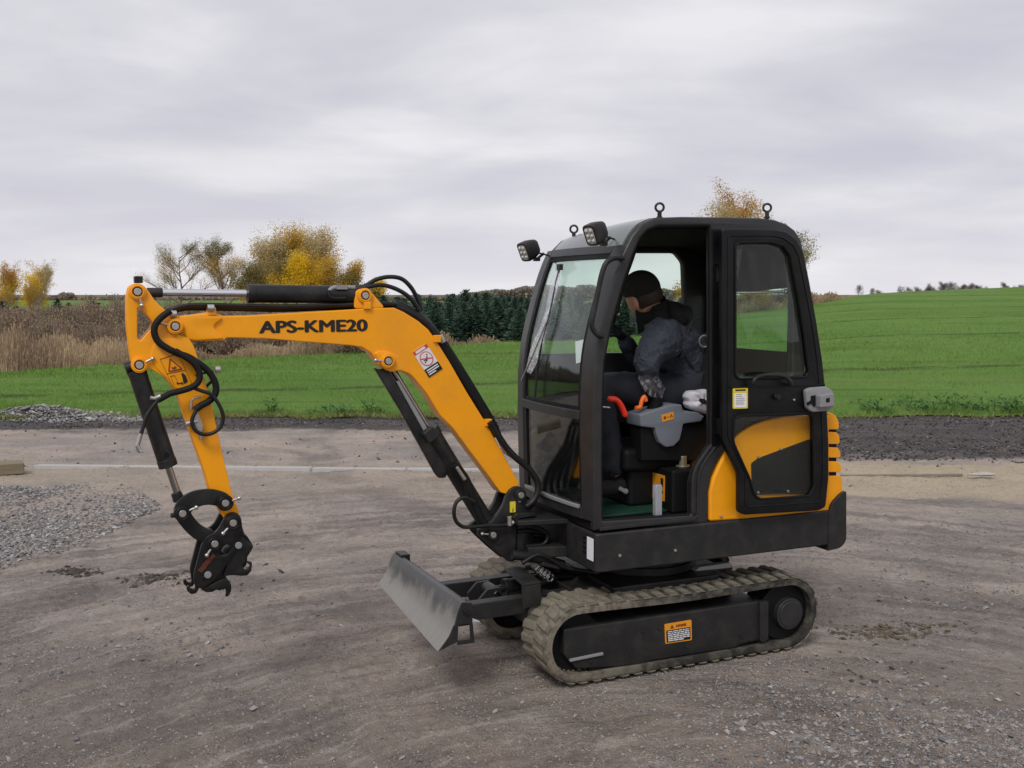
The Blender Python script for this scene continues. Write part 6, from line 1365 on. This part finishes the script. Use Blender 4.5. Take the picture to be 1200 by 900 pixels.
# conifers: four shared shapes
def fir(seed, mats):
    r = random.Random(seed); H = 1.0; mb = MB(); mb.tube([(0, 0, 0), (0, 0, H)], .018, 5, caps=False, r1=.003); tr = asmesh(mb, BK['bark'], 'trunk'); q_ = []
    zz = .03
    while zz < .985:
        R = .34 * (1 - zz) ** .70 + .012; k = max(5, int(11 * (1 - zz) + 5)); o_ = r.random() * 6.28
        for i in range(k):
            a = o_ + 6.283 * i / k + r.gauss(0, .15); L = R * r.uniform(.7, 1.15); d = Vector((math.cos(a), math.sin(a), 0)); s_ = Vector((-d.y, d.x, 0)); dz = -.10 * L + r.gauss(0, .02)
            nseg = 5
            for j in range(nseg):
                t0 = j / nseg; c0 = d * L * t0 + Vector((0, 0, zz + dz * t0 + .10 * L * t0 * t0)); w_ = L * .30 * (1 - t0 * .75)
                for sg in (-1, 1):
                    tip = c0 + d * L * .26 + s_ * sg * w_ + Vector((0, 0, r.gauss(0, .012))); q_.append((c0, c0 + d * .02 + Vector((0, 0, .006)), tip, c0 + d * L * .12 + s_ * sg * w_ * .35 - Vector((0, 0, .012))))
                q_.append((c0, c0 + d * L * .14 + s_ * .006, c0 + d * L * .24 + Vector((0, 0, .015 + r.gauss(0, .01))), c0 + d * L * .14 - s_ * .006))
        zz += .045 * (1.05 - .6 * zz)
    v = np.array([[tuple(p) for p in f] for f in q_]); rr = np.random.default_rng(seed)
    return [('trunk', tr), ('crown', trimesh('_crown', v, [LM[m_] for m_ in mats], rr.integers(0, len(mats), len(v))))]
FIRS = [fir(31 + i, ['fir', 'fir', 'firdark']) for i in range(4)]; FIRD = [fir(41 + i, ['firdark', 'firdark', 'fir']) for i in range(2)]
ORD = ['first', 'second', 'third', 'fourth', 'fifth', 'sixth', 'seventh', 'eighth', 'ninth', 'tenth', 'eleventh', 'twelfth', 'thirteenth', 'fourteenth', 'fifteenth', 'sixteenth', 'seventeenth', 'eighteenth', 'nineteenth', 'twentieth']
ORD += ['twenty-' + o_ for o_ in ORD[:9]] + ['thirtieth']
rf = random.Random(5); nf_ = 0
FL = ['nearest row of the fir plantation', 'second row of the fir plantation', 'back row of the fir plantation']
for row, (Y, n, pa, pb, ta) in enumerate(((41, 28, 392, 690, 357), (45, 29, 400, 760, 352), (50, 30, 410, 800, 348))):
    for i in range(n):
        px = pa + (pb - pa) * (i + rf.uniform(-.3, .3)) / (n - 1); top = ta + rf.uniform(-5, 9) - (5 if 520 < px < 600 else 0); Yj = Y + rf.uniform(-1, 1.5); p = place(px, Yj); H = height(top, Yj, p[2])
        e = treething('fir_tree', 'young blue green fir, %s from the left in the %s' % (ORD[i], FL[row]), p, 0, FIRS[rf.randrange(4)], 'firs of the plantation beyond the field', 'fir tree', rf.random() * 6, H); e.scale = (H * 1.45 * rf.uniform(.85, 1.25),) * 2 + (H,)
for k_, (px, top, Y, lab) in enumerate(((4, 352, 46, 'dark spruce under the golden birches, nearest the left edge'), (21, 358, 45, 'dark spruce beside the white birch trunk at the left'), (-14, 350, 47, 'dark spruce cut off by the left edge'), (69, 350, 60, 'small spruce standing alone in the scrub at the left'), (82, 354, 62, 'smaller spruce beside the lone one in the scrub'), (110, 352, 58, 'small dark spruce between lone spruce and the arm head'), (117, 354, 60, 'small dark spruce just left of the arm head'), (404, 380, 38, 'low dark spruce under the boom'), (424, 372, 39, 'dark spruce behind the boom elbow'), (30, 362, 45, 'low dark spruce right of the white birch trunk'))):
    p = place(px, Y); H = height(top, Y, p[2]); e = treething('spruce_tree', lab, p, 0, FIRD[k_ % 2], None, 'spruce tree', k_ * 1.3, H); e.scale = (H * 1.35, H * 1.35, H)
# scrub
def shrubmesh(seed, mats, n=420, tw=150):
    r = np.random.default_rng(seed); a = r.uniform(0, 6.283, n + tw); el = r.uniform(.35, 1.5, n + tw); L = r.uniform(.45, 1.0, n + tw)
    d = np.stack([np.cos(a) * np.cos(el) * .75, np.sin(a) * np.cos(el) * .75, np.sin(el)], -1)
    tip = d * L[:, None]; b0 = d * L[:, None] * r.uniform(.0, .35, (n + tw, 1)); s = np.cross(d, r.normal(0, 1, d.shape)); s /= np.linalg.norm(s, axis=1, keepdims=True); w_ = .012
    stick = np.stack([b0 - s * w_, b0 + s * w_, tip + s * w_ * .3, tip - s * w_ * .3], 1)
    m_ = n * 7; k = r.integers(0, n + tw, m_); c = tip[k] * r.uniform(.55, 1.03, (m_, 1)) + r.normal(0, .04, (m_, 3)); u_ = r.normal(0, 1, (m_, 3)); u_ /= np.linalg.norm(u_, axis=1, keepdims=True); v_ = np.cross(u_, r.normal(0, 1, (m_, 3))); v_ /= np.linalg.norm(v_, axis=1, keepdims=True)
    q_ = .017 * r.uniform(.5, 1.4, (m_, 1)); lf = np.stack([c - u_ * q_, c + v_ * q_ * .6, c + u_ * q_, c - v_ * q_ * .6], 1)
    return [('stems', trimesh('_stems', stick, BK['twig'])), ('foliage', trimesh('_foliage', lf, [LM[k_] for k_ in mats], r.integers(0, len(mats), m_)))]
SH = {'brown': [shrubmesh(51 + i, ['scrub', 'scrub', 'redscrub']) for i in range(3)], 'olive': [shrubmesh(61 + i, ['scrubgreen', 'scrub', 'scrubgreen']) for i in range(2)], 'russet': [shrubmesh(71 + i, ['redscrub', 'scrub', 'redscrub']) for i in range(2)]}
rs = random.Random(9)
SL = {'brown': 'bare brown shrub, %s from the left in the %s of scrub beyond the field', 'olive': 'olive leaved shrub, %s from the left in the %s of scrub beyond the field', 'russet': 'russet shrub, %s from the left in the %s of scrub beyond the field'}
def shrub(px, Y, top, kind, lab, grp, wide=.9):
    p = place(px, Y); H = max(.5, height(top, Y, p[2])); e = treething('shrub', lab, p, 0, rs.choice(SH[kind]), grp, 'shrub', rs.random() * 6, H); e.scale = (H * wide, H * wide, H)
for Y, n, pa, pb, top in ((33, 30, -60, 440, 374), (38, 30, -80, 480, 362), (45, 26, -60, 480, 354), (54, 24, 60, 470, 352)):
    for i in range(n):
        px = pa + (pb - pa) * (i + rs.uniform(-.4, .4)) / (n - 1); k_ = rs.choice(['brown', 'brown', 'olive', 'olive', 'russet', 'russet'])
        t_ = top + rs.uniform(-7, 13) - (5 if 110 < px < 160 else 0)
        if 200 < px < 440 and Y == 33: k_ = 'brown'
        shrub(px, Y + rs.uniform(-2, 2), t_, k_, SL[k_] % (ORD[i], {33: 'front row', 38: 'second row', 45: 'third row', 54: 'back row'}[Y]), 'shrubs of the scrub belt', 1.0)
for i in range(16):
    px = 812 + i * 9; shrub(px, edgeD(px) + rs.uniform(1.5, 4), float(np.interp(px, [812, 870, 930, 960], [352, 345, 335, 350])), rs.choice(['brown', 'olive', 'russet']), 'shrub, %s from the left on the dry bank behind the cab' % ORD[i], 'shrubs on the bank behind the cab', .8)
for i in range(46):
    px = -2350 + i * 48; k_ = rs.choice(['russet', 'russet', 'brown', 'olive']); p = place(px, 26.5 + rs.uniform(0, 2)); H = rs.uniform(1.7, 2.8)
    e = treething('shrub', 'shrub of the hedge that runs on beyond the left of the field', p, 0, rs.choice(SH[k_]), 'hedge shrubs left of the view', 'shrub', rs.random() * 6, H); e.scale = (H * 1.1, H * 1.1, H)
# tall dry grass and reeds
m, t, b = newmat('dry_reed'); q = NB(t)
q.put(b.inputs['Base Color'], q.mix(q.ramp(q.noise(.55, 7, .8), .36, .62), (.52, .39, .23), (.20, .135, .085))); b.inputs['Roughness'].default_value = .85; M['reed'] = m
def reeds(n, px0, px1, d0, d1, hfun, wid=.012, lean=.16, head=True):
    px = RNG.uniform(px0, px1, n); Y = edgeD(px) + RNG.uniform(d0, d1, n); X = (px - CX) / F * Y; Z = landz(X, Y) - .08
    h = hfun(px, Y) * RNG.uniform(.45, 1.15, n) * (.25 + 1.6 * fbm(X, Y, .5, 4)); ww = wid * RNG.uniform(.6, 1.3, n) * np.clip(Y / 30, .8, 3); l = RNG.normal(0, lean, (n, 2)) * h[:, None]
    a = RNG.uniform(-.8, .8, n); dx, dy = np.cos(a) * ww, np.sin(a) * ww; tx, ty = X + l[:, 0], Y + l[:, 1]
    st = np.stack([np.stack([X - dx, Y - dy, Z], -1), np.stack([X + dx, Y + dy, Z], -1), np.stack([tx + dx * .25, ty, Z + h], -1), np.stack([tx - dx * .25, ty, Z + h], -1)], 1)
    k = RNG.random(n) < .45; q0 = st[k, 2]; hh = h[k][:, None]; wv = np.stack([dx[k], dy[k], 0 * dx[k]], -1) * 1.9; up_ = np.zeros_like(q0); up_[:, 2] = .13 * hh[:, 0]
    return np.concatenate([st, np.stack([q0 - up_ * .6, q0 + wv, q0 + up_, q0 - wv], 1)]) if head else st
V = [reeds(17000, -60, 175, .2, 11, lambda p, Y: .60 - .12 * np.clip((p - 130) / 60, 0, 1) + .1 * np.sin(p / 9), .010), reeds(6000, -60, 175, 4, 9, lambda p, Y: .50 + .1 * np.sin(p / 7), .010),
     reeds(7000, 170, 450, .0, 1.6, lambda p, Y: .38 + .1 * np.sin(p / 11), .010, .25), reeds(3500, 440, 700, -.1, .8, lambda p, Y: .30 + .12 * np.sin(p / 8), .010, .3),
     reeds(9000, 790, 975, -.4, 6, lambda p, Y: .75 + .15 * np.sin(p / 7) - .35 * np.clip((p - 940) / 40, 0, 1), .012, .3), reeds(2600, 960, 1015, -.4, 4, lambda p, Y: .55 * (1 - (p - 960) / 62), .012, .3),
     reeds(9000, 440, 800, 12, 16, lambda p, Y: .6 + 0 * p, .012, .3)]
trimesh('dry_reeds', np.concatenate(V), M['reed'], kind='stuff')
# weeds on the field margin
def weed(px, Y, H, mat, lab, grp, n=70, upright=.5):
    r = np.random.default_rng(int(px * 7)); a = r.uniform(0, 6.283, n); rad = r.uniform(.1, 1, n) ** .7; c = np.stack([np.cos(a) * rad * (1 - upright) * 1.2, np.sin(a) * rad * (1 - upright) * 1.2, r.uniform(.15, 1, n) * (1 - .5 * rad * (1 - upright))], -1) * H
    d = np.stack([np.cos(a + r.normal(0, .6, n)), np.sin(a + r.normal(0, .6, n)), r.uniform(-.2, .7, n)], -1); s = np.cross(d, [0, 0, 1.]); s /= np.linalg.norm(s, axis=1, keepdims=True); L = H * r.uniform(.14, .32, (n, 1))
    lf = np.stack([c, c + d * L * .5 + s * L * .26, c + d * L, c + d * L * .5 - s * L * .26], 1); X = (px - CX) / F * Y
    e = empty('weed_plant', (X, Y, 0)); tag(e, lab, 'plant', grp); trimesh('leaves', lf, LM[mat], parent=e)
    mb = MB()
    for i in range(6): mb.tube([(0, 0, 0), (c[i][0] * .5, c[i][1] * .5, c[i][2] * .6), tuple(c[i])], .004, 4)
    mb.build('stem', LM['weed'], e)
for px, Y, H, mat, lab, up_ in ((316, 16.1, .30, 'weed', 'tall thin green weed at the field edge right of the arm', .75), (303, 16.0, .14, 'weed', 'low green weed left of the tall thin weed', .4), (366, 16.0, .14, 'bluegreen', 'small weed left of the blue green clump', .3), (386, 16.0, .22, 'bluegreen', 'wide blue green leafy plant at the field edge under the boom', .2), (404, 16.05, .20, 'bluegreen', 'blue green leafy plant right of the widest one', .25), (434, 16.1, .26, 'weed', 'bright green weed right of the blue green plants', .55), (446, 16.0, .14, 'weed', 'small weed next to the boom cylinder top', .4)):
    weed(px, Y, H, mat, lab, None, 90, up_)
for i in range(26):
    px = 1010 + i * 8.2 + rs.uniform(-3, 3); weed(px, 16.3 + rs.uniform(-.2, .9), rs.uniform(.16, .34), rs.choice(['weed', 'weed', 'bluegreen']), 'green weed, %s from the left in the row along the field edge at the right' % ORD[i], 'weeds along the field edge at the right', 60, .35)
for i in range(14):
    px = 20 + i * 36 + rs.uniform(-9, 9); weed(px, 16.05 + rs.uniform(-.1, .3), rs.uniform(.06, .12), 'weed', 'tiny weed, %s from the left on the field edge left of the cab' % ORD[i], 'tiny weeds along the field edge at the left', 30, .35)
# distant trees on the crest to the right
for i, (px, top, w_) in enumerate(((1005, 334, 1), (1021, 339, .8), (1031, 340, .7), (1054, 336, .7), (1064, 337, .8), (1071, 337, .7), (1078, 339, .6), (1087, 335, 1.1), (1093, 337, .8), (1105, 331, 1.1), (1112, 332, 1.2), (1122, 334, 1.1), (1133, 333, 1.2), (1143, 335, 1.2), (1151, 337, .9), (1172, 332, 1.1), (1186, 336, 1.0), (1196, 334, 1.2), (1208, 333, 1.2))):
    Y = 330; X = (px - CX) / F * Y; z0 = .4; H = EYE - (top - HOR) / F * Y - z0
    if i < 3: sd_ = 81 + i
    parts = maketree(90 + i, H, 500 if w_ < 1.05 else 1400, .15, ['farhaze', 'farhaze', 'far'], 'twig', spread=1.1, nb=(8, 5, 3), levels=3, base=.15, lspread=.35, trunk=.02)
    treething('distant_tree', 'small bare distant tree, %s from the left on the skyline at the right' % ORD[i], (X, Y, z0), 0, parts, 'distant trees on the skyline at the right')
# far woods left and centre
def wood(name, px0, px1, Y, topf, n, sz, mats, label=None):
    px = RNG.uniform(px0, px1, n); Yj = Y + RNG.uniform(0, Y * .06, n); X = (px - CX) / F * Yj; tp = EYE - (topf(px) - HOR) / F * Yj; Z = -1.0 + (tp + 1.0) * RNG.random(n) ** .55
    c = np.stack([X, Yj, Z], -1); u_ = RNG.normal(0, 1, (n, 3)); u_ /= np.linalg.norm(u_, axis=1, keepdims=True); v_ = np.cross(u_, RNG.normal(0, 1, (n, 3))); v_ /= np.linalg.norm(v_, axis=1, keepdims=True); q_ = sz * RNG.uniform(.5, 1.4, (n, 1))
    trimesh(name, np.stack([c - u_ * q_, c + v_ * q_ * .7, c + u_ * q_, c - v_ * q_ * .7], 1), [LM[k] for k in mats], RNG.integers(0, len(mats), n), kind='stuff')
nz_ = lambda p, a, s: (vnoise(p / s, p * 0 + a, 1.0) - .5)
wood('far_wood', 420, 830, 380, lambda p: np.interp(p, [420, 500, 545, 570, 600, 640, 700, 760, 830], [349, 348, 345, 341, 338.5, 337, 336, 339, 344]) + 4 * nz_(p, 3, 7), 26000, .55, ['far', 'far', 'farhaze', 'scrubgreen', 'farhaze'])
wood('far_hedge', -120, 460, 420, lambda p: np.interp(p, [-120, 40, 60, 70, 76, 88, 92, 100, 106, 118, 140, 180, 300, 460], [348, 348, 348, 347, 343.5, 345, 349, 348.5, 347.5, 349, 348, 349, 350, 350]) + 2.5 * nz_(p, 8, 6), 26000, .6, ['farhaze', 'far', 'far', 'redscrub'])
pxs = np.arange(-300, 520, 10.0); yr = np.linspace(160, 420, 12); HYm = np.repeat(yr[:, None], len(pxs), 1); HX = (pxs[None] - CX) / F * HYm
hz_ = (EYE - 7.5 / F * HYm) * ((HYm - 160) / 260) - .6 * (1 - (HYm - 160) / 260)
gridmesh('far_field', HX, HYm, hz_, M['field'])
